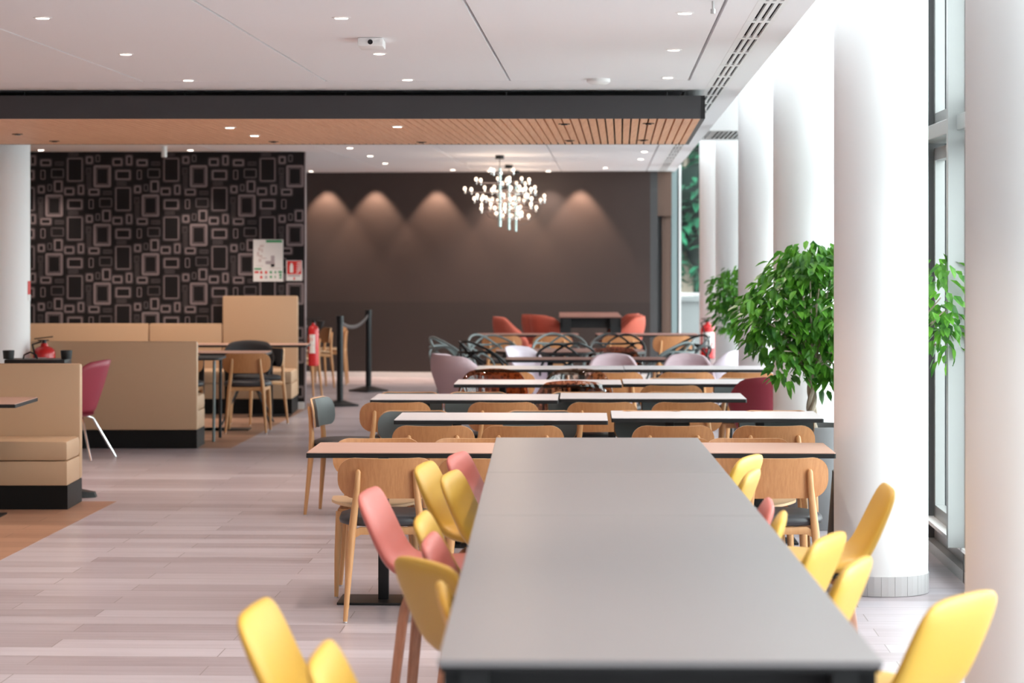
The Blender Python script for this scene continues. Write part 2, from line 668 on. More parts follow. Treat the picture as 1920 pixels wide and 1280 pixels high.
# facade (right)
fc = MB()
X0 = 1.83
fc.box((X0, -4, 0), (X0 + 0.32, 34.0, 0.06), 'frame', 0)
fc.box((X0 + 0.05, -4, 0.06), (X0 + 0.32, 34.0, 0.16), 'frame', 0)
fc.box((X0 - 0.015, -4, 0.165), (X0 + 0.12, 34.0, 0.185), 'white_paint', 0)
fc.box((X0 - 0.04, -4, 2.33), (X0 + 0.12, 34.0, 2.41), 'frame', 0.004)
fc.box((X0 + 0.05, -4, 3.92), (X0 + 0.2, 34.0, 4.02), 'frame', 0)
k = 0
y = -2.72
while y < 33.5:
    fc.box((X0 - 0.085, y - 0.03, 0.185), (X0, y + 0.03, 4.0), 'frame', 0.003)
    fc.box((X0, y - 0.03, 0.0), (X0 + 0.115, y + 0.03, 4.0), 'framedark')
    fc.box((X0 + 0.115, y - 0.04, 0.0), (X0 + 0.37, y + 0.04, 4.0), 'framedark')  # outer fins added to block the bright grazing view through the glass
    # inner sash of each bay
    for (za, zb) in ((0.185, 2.30), (2.43, 3.92)):
        for yy in (y + 0.05, y + 1.42):
            fc.box((X0 + 0.045, yy, za), (X0 + 0.10, yy + 0.055, zb), 'frame')
        fc.box((X0 + 0.045, y + 0.05, za), (X0 + 0.10, y + 1.475, za + 0.07), 'frame')
        fc.box((X0 + 0.045, y + 0.05, zb - 0.07), (X0 + 0.10, y + 1.475, zb), 'frame')
    y += 1.525
wo = room(fc, 'window_2', smooth=False)
gl = MB()
gl.box((X0 + 0.125, -4, 0.16), (X0 + 0.133, 34.0, 3.95), 'glass')
gl.build('pane', wo, smooth=False)

# outside
og = MB()
og.box((1.95, -30, -0.3), (60, 34, -0.12), 'paving')
og.box((-30, 34.5, -0.3), (60, 80, -0.12), 'paving')
o = struct(og, 'ground_outside', smooth=False)
lw = MB()
lw.box((0.5, 36.0, -0.12), (9, 36.3, 0.98), 'concrete')
lw.box((0.5, 35.95, 0.98), (9, 36.35, 1.05), 'concrete')
o = lw.build('garden_wall', smooth=False)
o['label'] = 'low pale concrete wall outdoors, seen through the end window'
o['category'] = 'wall'

# wallpaper partition
WPX1, WPD = -2.26, 26.30
pw = MB()
pw.box((-9.4, WPD, 0), (WPX1, WPD + 0.14, 2.80), 'paperdark')
pwo = struct(pw, 'wall_partition', smooth=False)
tb = MB()
tb.box((WPX1, WPD - 0.003, 0), (WPX1 + 0.012, WPD + 0.144, 2.80), 'papermauve')
o = struct(tb, 'trim_2', smooth=False)
bb = MB()
bb.box((-9.4, WPD - 0.02, 0), (WPX1 + 0.0, WPD - 0.001, 0.08), 'baseboard', 0.003)
struct(bb, 'baseboard_partition', smooth=False)

S = 26.3 / 4533 / 3.2      # metres per zoomed pixel of the reference pattern
pat = [((450, 250), (104, 152), 'A'), ((325, 465), (106, 134), 'B'), ((450, 458), (92, 60), 'C'), ((440, 509), (60, 22), 'D'),
       ((345, 272), (80, 58), 'E'), ((275, 208), (66, 40), 'C'), ((356, 213), (54, 24), 'D'), ((258, 280), (30, 58), 'F'),
       ((248, 368), (42, 46), 'C'), ((298, 358), (30, 46), 'E'), ((350, 350), (52, 70), 'C'), ((416, 380), (60, 46), 'C'),
       ((486, 370), (38, 60), 'C'), ((243, 435), (32, 42), 'D'), ((245, 502), (26, 82), 'D')]
wp = MB()


def ring(mb, cx, cz, w_, h_, t, m, y, r):
    if w_ <= 2 * t or h_ <= 2 * t:
        return
    r = min(r, w_ * 0.3, h_ * 0.3)
    o1 = stadium(w_, h_, r, 2)
    r2 = max(r - t, 0.001)
    o2 = stadium(w_ - 2 * t, h_ - 2 * t, r2, 2)
    A = [mb.bm.verts.new((cx + u, y, cz + v)) for u, v in o1]
    B = [mb.bm.verts.new((cx + u, y, cz + v)) for u, v in o2]
    n = len(A)
    fs = [mb.bm.faces.new((A[i], A[(i + 1) % n], B[(i + 1) % n], B[i])) for i in range(n)]
    mb._set(fs, m)


PU, PV = 289 * S, 352 * S
xr = (572 - 960) * 26.3 / 4533
for ci in range(-9, 6):
    for vi in range(-2, 8):
        ox = (200 - 960) * 26.3 / 4533 * 0 + ci * PU
        oz = vi * PV + (PV / 2 if ci % 2 else 0)
        for (px, py), (pw_, ph_), kind in pat:
            cx = ((px / 3.2) - 960) * 26.3 / 4533 + ox
            cz = EYE - ((240 + py / 3.2) - 474) * 26.3 / 4533 - oz
            w_, h_ = pw_ * S, ph_ * S
            jt = ((ci * 7 + vi * 3 + px) % 5 - 2) * 0.0
            if cx + w_ / 2 > WPX1 - 0.004 or cz + h_ / 2 > 2.795 or cz - h_ / 2 < 0.09 or cx - w_ / 2 < -9.3:
                continue
            yy = WPD - 0.001
            if kind == 'A':
                ring(wp, cx, cz, w_, h_, 0.006, 'papermid', yy, 0.02)
                ring(wp, cx, cz, w_ - 0.022, h_ - 0.022, 0.012, 'papermauve', yy, 0.015)
            elif kind == 'B':
                ring(wp, cx, cz, w_, h_, 0.028, 'papermauve', yy, 0.02)
                ring(wp, cx, cz, w_ - 0.07, h_ - 0.07, 0.005, 'papermauve', yy, 0.01)
            elif kind == 'C':
                ring(wp, cx, cz, w_ + 0.02, h_ + 0.02, 0.005, 'papermid', yy, 0.015)
                ring(wp, cx, cz, w_, h_, 0.019, 'papermauve', yy, 0.014)
            elif kind == 'E':
                ring(wp, cx, cz, w_, h_, 0.017, 'papermid', yy, 0.015)
                ring(wp, cx, cz, w_ - 0.008, h_ - 0.008, 0.005, 'papermauve', yy, 0.015)
            elif kind == 'F':
                ring(wp, cx, cz, w_, h_, 0.009, 'papermauve', yy, 0.012)
            else:
                ring(wp, cx, cz, w_, h_, 0.006, 'papermid', yy, 0.006)
                ring(wp, cx, cz, w_ - 0.03, h_ - 0.02, 0.006, 'papermid', yy, 0.004)
wp.build('wallpaper', pwo, smooth=False)

# ------------------------------------------------------------------ canopy with wooden slats
cn = thing('slatted_canopy', 'long suspended canopy with dark fascia and a wooden slatted underside', 'canopy')
cn.rotation_euler = (0, 0, -0.0035)
fa = MB()
Y0, Y1, XR, XL = 16.3, 20.2, 1.244, -7.6
Z0, Z1 = 2.605, 2.76
SK = (1.405 - 1.244) / (Y1 - Y0)
fa.prism([(XL, Y0), (XR, Y0), (XR + 0.001, Y0 + 0.03), (XL, Y0 + 0.03)], lambda u, v: (u, v, Z0), lambda u, v: (u, v, Z1), 'fascia')
fa.prism([(XR - 0.03, Y0), (XR, Y0), (XR + SK * 3.9, Y1), (XR - 0.03 + SK * 3.9, Y1)], lambda u, v: (u, v, Z0), lambda u, v: (u, v, Z1), 'fascia')
fa.prism([(XL, Y1 - 0.03), (XR + SK * 3.9, Y1 - 0.03), (XR + SK * 3.9, Y1), (XL, Y1)], lambda u, v: (u, v, Z0), lambda u, v: (u, v, Z1), 'fascia')
fa.build('fascia', cn, smooth=False)
bk = MB()
bk.box((XL, Y0 + 0.03, Z0 + 0.035), (XR - 0.03, Y1 - 0.03, Z0 + 0.05), 'void')
bk.build('backing', cn, smooth=False)
sl = MB()
pt = 0.0592
x = XR - 0.052
while x > XL:
    wv = pt * 0.80 / 2
    sl.prism([(x - wv, Y0 + 0.031), (x + wv, Y0 + 0.031), (x + wv + SK * 3.86, Y1 - 0.031), (x - wv + SK * 3.86, Y1 - 0.031)],
             lambda u, v: (u, v, Z0 + 0.001), lambda u, v: (u, v, Z0 + 0.034), 'slat')
    x -= pt
sl.build('slats', cn, smooth=False)
for i in range(6):
    hx = 1.0 - i * 1.1
    hg = MB()
    hg.cyl((hx, 16.55, Z0 + 0.05), 0.006, 0.54, 'black', 8)
    hg.build('hanger_rod', cn)

# ------------------------------------------------------------------ columns
col_lab = ['white round column nearest the camera at the right edge', 'thick white round column with tiled foot beside the grey high tables',
           'white round column just behind the leafy potted tree', 'slimmer looking white column with the far potted tree behind it',
           'white column behind the small potted tree near the facade', 'farthest white column near the end window with extinguisher in front']


def column(cx, cy, label, h=4.0, skirt=True, base='tile'):
    t = thing('column', label, 'column', (cx, cy, 0))
    m = MB()
    m.cyl((0, 0, 0.10), 0.235, h - 0.10, 'white_paint', 64)
    m.build('shaft', t)
    s = MB()
    n = 22
    for i in range(n):
        a0, a1 = 2 * PI * i / n + 0.004, 2 * PI * (i + 1) / n - 0.004
        am = (a0 + a1) / 2
        s.prism([(a0, 0.2), (am, 0.2), (a1, 0.2), (a1, 0.2385), (am, 0.239), (a0, 0.2385)],
                lambda u, v: (v * math.cos(u), v * math.sin(u), 0.002), lambda u, v: (v * math.cos(u), v * math.sin(u), 0.10), base)
    s.cyl((0, 0, 0.001), 0.2365, 0.0985, 'grout', 64)
    s.build('tiled_skirting', t, smooth=False)
    return t


for i in range(6):
    p = RM(1.373, 7.75 + 4.49 * i)
    column(p.x, p.y, col_lab[i])
column(-4.36, 20.68, 'pale grey-white round column at the left edge behind the benches', 2.79)

# red sticker on left column
tg = MB()
for k in range(6):
    pass
p0 = (-4.36, 20.68)
pts = [(math.radians(-20 + 6 * i)) for i in range(5)]
for (za, zb, mm) in ((1.345, 1.46, 'signred'), (1.29, 1.345, 'labelwhite')):
    an = [math.radians(q) for q in (-14, -5, 4, 13)]
    for u0, u1 in zip(an, an[1:]):
        tg.prism([(u0, za), (u1, za), (u1, zb), (u0, zb)],
                 lambda u, v: (p0[0] + 0.2362 * math.cos(u), p0[1] + 0.2362 * math.sin(u), v),
                 lambda u, v: (p0[0] + 0.2380 * math.cos(u), p0[1] + 0.2380 * math.sin(u), v), mm)
bmesh.ops.remove_doubles(tg.bm, verts=tg.bm.verts[:], dist=0.0003)
o = tg.build('safety_sticker')
o['label'] = 'small red and white safety sticker on the left column'
o['category'] = 'sign'

# ------------------------------------------------------------------ slot diffuser, ceiling grille
sd = thing('slot_diffuser', 'long white ceiling slot diffuser with three black slots beside the facade', 'air vent')
sd.rotation_euler = (0, 0, -PHI)
a = MB()
b_ = MB()
y = -2.0
while y < 33.0:
    a.box((0.655, y, 2.7985), (0.79, y + 0.085, 2.812), 'white_paint')
    y += 0.9
for xa, xb in ((0.655, 0.686), (0.702, 0.719), (0.735, 0.752), (0.768, 0.79)):
    a.box((xa, -2.0, 2.799), (xb, 33.0, 2.812), 'white_paint')
a.build('frame', sd, smooth=False)
b_.box((0.657, -2.0, 2.818), (0.788, 33.0, 2.83), 'void')
b_.build('dark_slots', sd, smooth=False)
vg = thing('ceiling_grille', 'grey louvred air grille under the white bulkhead between columns', 'air vent')
vg.rotation_euler = (0, 0, -PHI)
a = MB()
for i in range(22):
    xx = 0.97 + i * 0.042
    a.box((xx, 21.97, 2.802), (xx + 0.018, 23.43, 2.828), 'frame')
a.build('louvres', vg, smooth=False)
a = MB()
a.box((0.95, 21.95, 2.80), (1.9, 21.97, 2.829), 'frame')
a.box((0.95, 23.43, 2.80), (1.9, 23.45, 2.829), 'frame')
a.box((0.94, 21.95, 2.80), (0.965, 23.45, 2.829), 'frame')
a.box((1.885, 21.95, 2.80), (1.91, 23.45, 2.829), 'frame')
a.build('frame', vg, smooth=False)

# ------------------------------------------------------------------ downlights
def dl_build():
    t = thing('downlight', 'x', 'ceiling light')
    m = MB()
    m.lathe([(0.045, 0.012), (0.045, -0.001), (0.032, -0.004), (0.032, 0.012)], m='white_paint', n=20)
    tr_ = m.build('trim_ring', t)
    m = MB()
    m.cyl((0, 0, -0.006), 0.030, 0.004, 'lampglow', 20)
    m.build('lens', tr_)
    return t


DL = Proto(dl_build)


def spot(name, loc, power, ang=95, blend=0.7, col=(1.0, 0.83, 0.70), size=0.03, rot=(0, 0, 0)):
    l = bpy.data.lights.new(name, 'SPOT')
    l.energy = power * SPOTS
    l.spot_size = math.radians(ang)
    l.spot_blend = blend
    l.color = col
    l.shadow_soft_size = size
    o = bpy.data.objects.new(name, l)
    C.objects.link(o)
    o.location = loc
    o.rotation_euler = rot
    return o


def at_ceiling(x, y, z=2.80):
    d = (z - EYE) * 4533 / (474 - y)
    return (x - 960) * d / 4533, d


dls = [(80, 33, 'leftmost downlight in the front ceiling'), (236, 101, 'second downlight from the left in the front ceiling'), (353, 150, 'front ceiling downlight closest to the canopy on the left'),
       (640, 33, 'downlight in front of the white box detector'), (711, 100, 'downlight just behind the white box detector'), (764, 149, 'middle front ceiling downlight nearest the dark fascia'),
       (1284, 24, 'nearest downlight of the row beside the slot diffuser'), (1263, 93, 'middle downlight of the row beside the slot diffuser'), (1252, 145, 'last front downlight by the canopy corner and slot diffuser')]
for x, y, lab in dls:
    X, d = at_ceiling(x, y)
    DL.put((X, d, 2.80), 0, lab, 'downlights in the front ceiling')
    spot('downlight_lamp', (X, d, 2.785), 75)
for X, d in ((-2.0, 9.2), (-1.95, 7.1), (-0.72, 9.2), (-0.68, 7.1), (0.75, 9.0), (0.7, 6.9), (-0.6, 4.6), (-1.9, 4.6), (0.6, 4.4), (-3.3, 13.4), (-3.3, 10.5), (-4.6, 13.4), (-4.6, 15.4)):  # extra lamps without fixtures, added out of view to light the near area
    spot('downlight_lamp', (X, d, 2.785), 75)
rear = [(77, 281, 'lit rear ceiling downlight above the wallpaper, leftmost'), (357, 281, 'rear downlight above the middle of the wallpaper wall'), (656, 277, 'first of three downlights in a line left of the chandeliers'),
        (694, 292, 'second of three downlights in a line left of the chandeliers'), (722, 306, 'third of three downlights in a line left of the chandeliers'), (849, 318, 'wall washer downlight left of the chandeliers'),
        (583, 323.5, 'wall washer downlight at the left corner of the dark wall'), (1208, 284, 'nearer downlight at the right of the rear ceiling'), (1201, 298, 'farther downlight at the right of the rear ceiling'),
        (1135, 314, 'dim downlight between the chandeliers and the right wall'), (1028, 322, 'wall washer downlight right of the chandeliers'), (918, 322.5, 'wall washer downlight behind the chandeliers')]
for x, y, lab in rear:
    X, d = at_ceiling(x, y)
    d2 = min(d, 32.5)
    X = X * d2 / d
    DL.put((X, d2, 2.80), 0, lab, 'downlights in the rear ceiling')
    spot('downlight_lamp', (X, d2, 2.785), 60)
for x in (605, 698, 815, 950, 1085):
    X = (x - 960) * 32.6 / 4533
    spot('wall_washer_lamp', (X, 34.0 - 0.1335 * (X + 9) - 0.20, 2.77), 120, 76, 0.45, (1, 0.70, 0.5), rot=(0.05, 0, 0))
cdl = [(431, 240, 'round downlight in the slatted canopy, left of the pair'), (477, 255, 'round downlight in the slatted canopy, right of the pair'), (745, 238, 'small downlight among the canopy slats, near the middle')]
for x, y, lab in cdl:
    X, d = at_ceiling(x, y, 2.60)
    DL.put((X, d, 2.604), 0, lab, 'downlights in the canopy')
    spot('downlight_lamp', (X, d, 2.59), 70)
for X, d in ((-3.2, 18.0), (-4.2, 18.2), (-5.2, 18), (0.2, 18.2)):
    spot('downlight_lamp', (X, d, 2.59), 70)
for X, d in ((-3.0, 23.3), (-4.3, 23.3), (-3.0, 25.3), (-4.3, 25.3)):
    spot('downlight_lamp', (X, d, 2.785), 70)

# black canopy spots (unlit)
def cs_build():
    t = thing('canopy_spot', 'x', 'ceiling light')
    m = MB()
    m.cyl((0, 0, -0.010), 0.022, 0.010, 'black', 16)
    m.build('body', t)
    m = MB()
    m.box((-0.04, -0.006, -0.005), (0.04, 0.006, 0), 'black')
    m.build('track', t)
    return t


CS = Proto(cs_build)
for x, y, lab in ((33, 252, 'small dark spot in the canopy slats at the far left'), (102, 265, 'small dark spot in the slats above the left column'), (513, 266, 'small dark spot by the rear edge of the slats, above the wallpaper'),
                  (790, 267, 'small dark spot by the rear slat edge above the dark wall'), (1058, 233, 'dark spot in the slats, left of the canopy corner'), (1216, 232, 'dark spot in the slats close to the right canopy corner'),
                  (1068, 264, 'dark spot near the rear slat edge right of the chandelier'), (1206, 263, 'dark spot near the rear slat edge at the right corner')):
    X, d = at_ceiling(x, y, 2.60)
    CS.put((X, d, 2.604), 0, lab, 'dark spots in the canopy')

# detector box, emergency disc, sprinkler, sensor
X, d = at_ceiling(697, 74)
t = thing('ceiling_detector', 'small white box detector with dark lens on the front ceiling', 'detector', (X, d, 2.8))
m = MB(); m.box((-0.065, -0.13, -0.045), (0.065, 0.13, 0), 'white_paint', 0.01); m.build('body', t)
m = MB(); m.cyl((0, -0.134, -0.024), 0.013, 0.005, 'black', 12, axis='y'); m.build('lens', t)
X, d = at_ceiling(1122, 148)
t = thing('smoke_detector', 'flat round white detector on the ceiling in front of the canopy', 'detector', (X, d, 2.8))
m = MB(); m.lathe([(0.075, 0), (0.075, -0.02), (0.05, -0.035)], m='white_paint'); m.build('body', t)
X, d = at_ceiling(1337, 2)
t = thing('sprinkler', 'thin sprinkler hanging from the ceiling at the top right', 'sprinkler', (X, d, 2.8))
m = MB(); m.cyl((0, 0, -0.035), 0.006, 0.035, 'steel', 8); m.build('pipe', t)
m = MB(); m.cyl((0, 0, -0.055), 0.011, 0.02, 'steel', 10); m.build('head', t)
t = thing('hanging_sensor', 'short white cylinder hanging in front of the wallpaper wall top', 'sensor', P(308, 24.9, 2.80))
m = MB(); m.cyl((0, 0, -0.115), 0.028, 0.115, 'tubewhite', 16); m.build('body', t)
m = MB(); m.cyl((0, 0, -0.004), 0.035, 0.004, 'tubewhite', 16); m.build('base', t)

# ------------------------------------------------------------------ chandeliers
def chand_build():
    t = thing('chandelier', 'x', 'chandelier')
    m = MB()
    m.cyl((0, 0, 0.76), 0.05, 0.045, 'black', 20)
    m.build('ceiling_cup', t)
    m = MB()
    m.cyl((0, 0, 0.0), 0.017, 0.66, 'chromeblue', 14)
    m.cyl((0, 0, 0.66), 0.004, 0.11, 'black', 8)
    m.build('stem', t)
    f = MB()
    bulbs = []
    tiers = [(0.60, 0.19, 3), (0.49, 0.33, 5), (0.385, 0.44, 7), (0.28, 0.36, 6), (0.17, 0.22, 4)]
    rnd = random.Random(3)
    for ti, (z, r, n) in enumerate(tiers):
        f.cyl((0, 0, z - 0.012), 0.028, 0.024, 'chrome', 14)
        for i in range(n):
            a_ = 2 * PI * (i + 0.37 * ti) / n
            rr = r * (1 if i % 2 else 0.80)
            dx, dy = math.cos(a_), math.sin(a_)
            f.tube([(0, 0, z), (dx * rr * 0.5, dy * rr * 0.5, z), (dx * rr, dy * rr, z)], 0.0035, 'armmetal', 6)
            f.cyl((dx * rr, dy * rr, z - 0.016), 0.011, 0.034, 'chrome', 8)
            bulbs.append((dx * rr, dy * rr, z + 0.036))
    f.build('arms', t)
    m = MB()
    m.tube([(0.42, 0, 0.385), (0.37, 0.02, 0.22), (0.2, 0.03, 0.11), (0, 0, 0.07)], 0.003, 'black', 6)
    m.tube([(-0.42, 0, 0.385), (-0.37, 0.02, 0.22), (-0.2, 0.03, 0.11), (0, 0, 0.07)], 0.003, 'black', 6)
    m.build('cables', t)
    b0 = None
    for p in bulbs:
        if b0 is None:
            m = MB()
            m.lathe([(0.006, -0.02), (0.018, -0.008), (0.0175, 0.004), (0.014, 0.015), (0.007, 0.0235)], m='bulb', n=12)
            b0 = m.build('bulb', t)
            b0.location = p
        else:
            c = b0.copy()
            C.objects.link(c)
            c.parent = t
            c.location = p
    return t


M['armmetal'] = mat('arm_metal', (0.28, 0.24, 0.24), 0.35, metal=0.9)
M['chromeblue'] = mat('stem_pale', (0.55, 0.72, 0.72), 0.25, metal=0.6)
CH = Proto(chand_build)
for x, d, lab in ((937, 27.2, 'nearest of three globe-bulb chandeliers, the leftmost stem'), (954, 29.9, 'middle one of the three globe-bulb chandeliers'), (967, 32.0, 'farthest of three globe-bulb chandeliers, next to the dark wall')):
    CH.put(P(x, d, 1.985 if d > 28 else 1.995), d, lab, 'globe-bulb chandeliers')
    l = bpy.data.lights.new('chandelier_glow', 'POINT')
    l.energy = 14
    l.color = (1, 0.76, 0.55)
    l.shadow_soft_size = 0.3
    o = bpy.data.objects.new('chandelier_glow', l)
    C.objects.link(o)
    o.location = P(x, d, 2.3)

# ------------------------------------------------------------------ evacuation plan and extinguisher sign
yy = WPD - 0.006
t = thing('evacuation_plan', 'white evacuation plan sheet with green header on the patterned wall', 'sign', P(503, WPD - 0.004, 0))
t.location.z = 0
cx = t.location.x


def flatbox(mb, x0, x1, z0, z1, m, lift=0.0):
    mb.box((x0 - 0, -0.004 - lift, z0), (x1, -0.002 - lift + 0.0, z1), m)


def pz(y):
    return EYE - (y - 474) * WPD / 4533


def px_(x):
    return (x - 503) * WPD / 4533


m = MB(); m.box((px_(475), -0.004, pz(527.5)), (px_(531), 0.001, pz(449)), 'labelwhite'); m.build('sheet', t, smooth=False)
m = MB()
for (x0, x1, y0, y1, mm) in ((499, 529, 450, 454.5, 'green'), (477, 490, 502.5, 505.5, 'green'), (477.5, 485, 508, 512, 'signred'), (488, 492, 508, 513, 'signred'), (497, 501, 508, 513, 'signred'),
                             (506, 510, 508, 512.5, 'green'), (515, 518, 508.5, 512, 'green'), (522, 529, 508, 511.5, 'green'), (524, 528, 513, 518, 'green'), (488, 492, 517, 522, 'signred'), (497, 501, 517, 522, 'signgrey'),
                             (506, 510, 517, 521, 'green'), (515, 517, 517, 521, 'green'), (524, 528, 519, 522, 'green'),
                             (508, 515, 479, 500, 'signgrey'), (498, 508, 489, 495, 'signgrey'), (508, 515, 495, 500, 'signgrey'),
                             (487, 495, 459, 463, 'signpale'), (484, 489, 464, 470, 'signpale'), (490, 493, 466, 473, 'signpale'), (482, 486, 472, 480, 'signpale'), (486, 492, 478, 482, 'signpale'), (485, 490, 485, 491, 'signpale'), (490, 500, 483, 485, 'signpale'),
                             (505, 527, 502, 503, 'signpale'), (480, 493, 498, 499, 'signpale')):
    m.box((px_(x0), -0.0055, pz(y1)), (px_(x1), -0.0042, pz(y0)), mm)
m.build('printed_plan', t, smooth=False)
t = thing('extinguisher_sign', 'red and white fire extinguisher sign on the patterned wall', 'sign', P(503, WPD - 0.004, 0))
t.location.z = 0
m = MB(); m.box((px_(537), -0.004, pz(526)), (px_(566.5), 0.001, pz(488)), 'labelwhite'); m.build('panel', t, smooth=False)
m = MB()
m.box((px_(538.5), -0.0055, pz(514)), (px_(565), -0.0042, pz(489)), 'signred')
m.box((px_(540), -0.0055, pz(518)), (px_(563), -0.0042, pz(515.5)), 'signgrey')
m.box((px_(550.5), -0.0055, pz(524.5)), (px_(553), -0.0042, pz(519.5)), 'signred')
m.prism([(px_(x), pz(y)) for x, y in ((543.5, 511), (543.5, 498), (545, 496), (545, 493), (548.5, 493), (548.5, 496), (550, 498), (550, 511))], lambda u, v: (u, -0.0072, v), lambda u, v: (u, -0.0057, v), 'labelwhite')
for s in range(5):
    m.prism([(px_(x), pz(y)) for x, y in ((555 + s * 0.4, 511 - s * 4.6), (559 + s * 0.5, 509.5 - s * 4.4), (563.5, 504.5 - s * 3.2), (563.5, 506.5 - s * 3.0), (559.5 + s * .5, 511.2 - s * 4.4), (555 + s * .4, 512.4 - s * 4.6))],
            lambda u, v: (u, -0.0072, v), lambda u, v: (u, -0.0057, v), 'labelwhite')
m.build('pictogram', t, smooth=False)

# ------------------------------------------------------------------ fire extinguishers
def extinguisher(loc, label, r=0.075, h=0.40, horn=True, full_label=True, rz=0.0):
    t = thing('fire_extinguisher', label, 'fire extinguisher', loc, rz)
    m = MB()
    m.lathe([(r * 0.85, 0), (r, 0.012), (r, h - 0.06), (r * 0.93, h - 0.03), (r * 0.7, h - 0.008), (r * 0.35, h + 0.004), (r * 0.28, h + 0.03)], m='extred', n=28)
    cyl_ = m.build('cylinder', t)
    m = MB()
    m.cyl((0, 0, h + 0.03), 0.02, 0.03, 'black', 14)
    m.box((-0.085, -0.012, h + 0.072), (0.075, 0.012, h + 0.082), 'black', 0.003, rot=Matrix.Rotation(-0.12, 3, 'Y'))
    m.box((-0.055, -0.010, h + 0.05), (0.04, 0.010, h + 0.06), 'black', 0.003)
    m.build('valve_handle', t)
    m = MB()
    if horn:
        m.tube([(0.0, 0, h + 0.045), (0.05, -0.02, h + 0.06), (r + 0.02, -0.04, h + 0.02)], 0.009, 'black', 8)
        m.lathe([(0.012, 0), (0.03, 0.03), (0.045, 0.075), (0.047, 0.08)], (r + 0.02, -0.05, h - 0.03), 'black', 18)
    else:
        m.tube([(-0.02, -0.015, h + 0.045), (-r - 0.0, -0.03, h + 0.02), (-r * 0.55, -r - 0.012, h - 0.1), (-r * 0.5, -r - 0.014, h * 0.4), (-r * .45, -r - 0.012, h * 0.25)], 0.009, 'black', 8)
    m.build('hose', t)
    m = MB()
    a0, a1 = (-2.5, -0.6) if full_label else (-2.3, -1.2)
    seg = 10
    for k in range(seg):
        u0, u1 = a0 + (a1 - a0) * k / seg, a0 + (a1 - a0) * (k + 1) / seg
        q = r + 0.0012
        m.prism([(u0, h * 0.32), (u1, h * 0.32), (u1, h * 0.78), (u0, h * 0.78)], lambda u, v: (q * math.cos(u), q * math.sin(u), v), lambda u, v: ((q + .0008) * math.cos(u), (q + .0008) * math.sin(u), v), 'labelwhite')
    for (u0, u1, z0, z1) in ((-2.2, -1.7, .62, .70), (-2.2, -1.5, .50, .54), (-1.1, -0.85, .36, .5)):
        q = r + 0.0024
        m.prism([(u0, h * z0), (u1, h * z0), (u1, h * z1), (u0, h * z1)], lambda u, v: (q * math.cos(u), q * math.sin(u), v), lambda u, v: ((q + .0008) * math.cos(u), (q + .0008) * math.sin(u), v), 'signred')
    m.build('label', cyl_, smooth=False)
    m = MB()
    m.box((-0.02, r, h * 0.5), (0.02, r + 0.03, h * 0.8), 'black')
    m.build('wall_bracket', t)
    return t


extinguisher((WPX1 + 0.022 + 0.078, 26.32, 0.47), 'red extinguisher with black horn on the end of the patterned wall', 0.058, 0.44, True, False)
p = P(1327, 29.75, 0)
extinguisher((p.x, p.y, 0.40), 'red extinguisher with big white label in front of the far column', 0.085, 0.42, False, True)
p = P(83, 20.62, 0)
extinguisher((p.x, p.y, 0.50), 'red extinguisher with black handle beside the left column', 0.095, 0.40, False, False)

# ------------------------------------------------------------------ benches
def bench(name, label, segs, rz=0.0):
    pass


def banquette(label, x0, x1, yf, yb, ztop, facing=-1, zs=0.455, plinth_in=0.012):
    """facing -1: seat toward the camera. yf: seat front edge, yb: rear of the backrest"""
    t = thing('banquette_bench', label, 'bench', ((x0 + x1) / 2, (yf + yb) / 2, 0))
    ox, oy = t.location.x, t.location.y
    bt = 0.09
    lo, hi = min(yf, yb), max(yf, yb)
    m = MB()
    m.box((x0 - ox + plinth_in, lo - oy + plinth_in, 0.0016), (x1 - ox - plinth_in * 0.3, hi - oy - plinth_in, 0.16), 'plinth')
    m.build('plinth', t, smooth=False)
    if facing < 0:
        b0, b1, s0, s1 = yb - bt, yb, yf, yb - bt - 0.001
    else:
        b0, b1, s0, s1 = yb, yb + bt, yb + bt + 0.001, yf
    m = MB()
    m.box((x0 - ox, s0 - oy, 0.16), (x1 - ox - 0.004, s1 - oy, 0.32), 'cream', 0.010)
    m.build('seat_base', t)
    m = MB()
    m.box((x0 - ox, s0 - oy, 0.322), (x1 - ox - 0.002, s1 - oy, zs), 'cream', 0.028)
    m.build('seat_cushion', t)
    m = MB()
    m.box((x0 - ox, b0 - oy, 0.16), (x1 - ox, b1 - oy, ztop), 'cream', 0.022)
    m.build('backrest', t)
    return t


banquette('cream bench nearest the camera at the left edge, facing right of the frame', -4.35, -2.94, 16.0, 16.56, 0.945, -1)['label'] = 'cream upholstered bench nearest the camera at the left edge, seat in view'
banquette('cream bench seen from behind, its plain back facing the camera', -4.34, -2.735, 21.55, 21.0, 0.93, 1)
banquette('cream bench along the patterned wall, left of the seam', -7.2, -3.935, 25.5, 26.27, 0.935, -1)
banquette('cream bench along the patterned wall, between seam and tall block', -3.93, -3.14, 25.5, 26.27, 0.935, -1)
banquette('tall-backed cream bench block at the right end of the patterned wall', -3.135, -2.32, 25.5, 26.27, 1.235, -1)

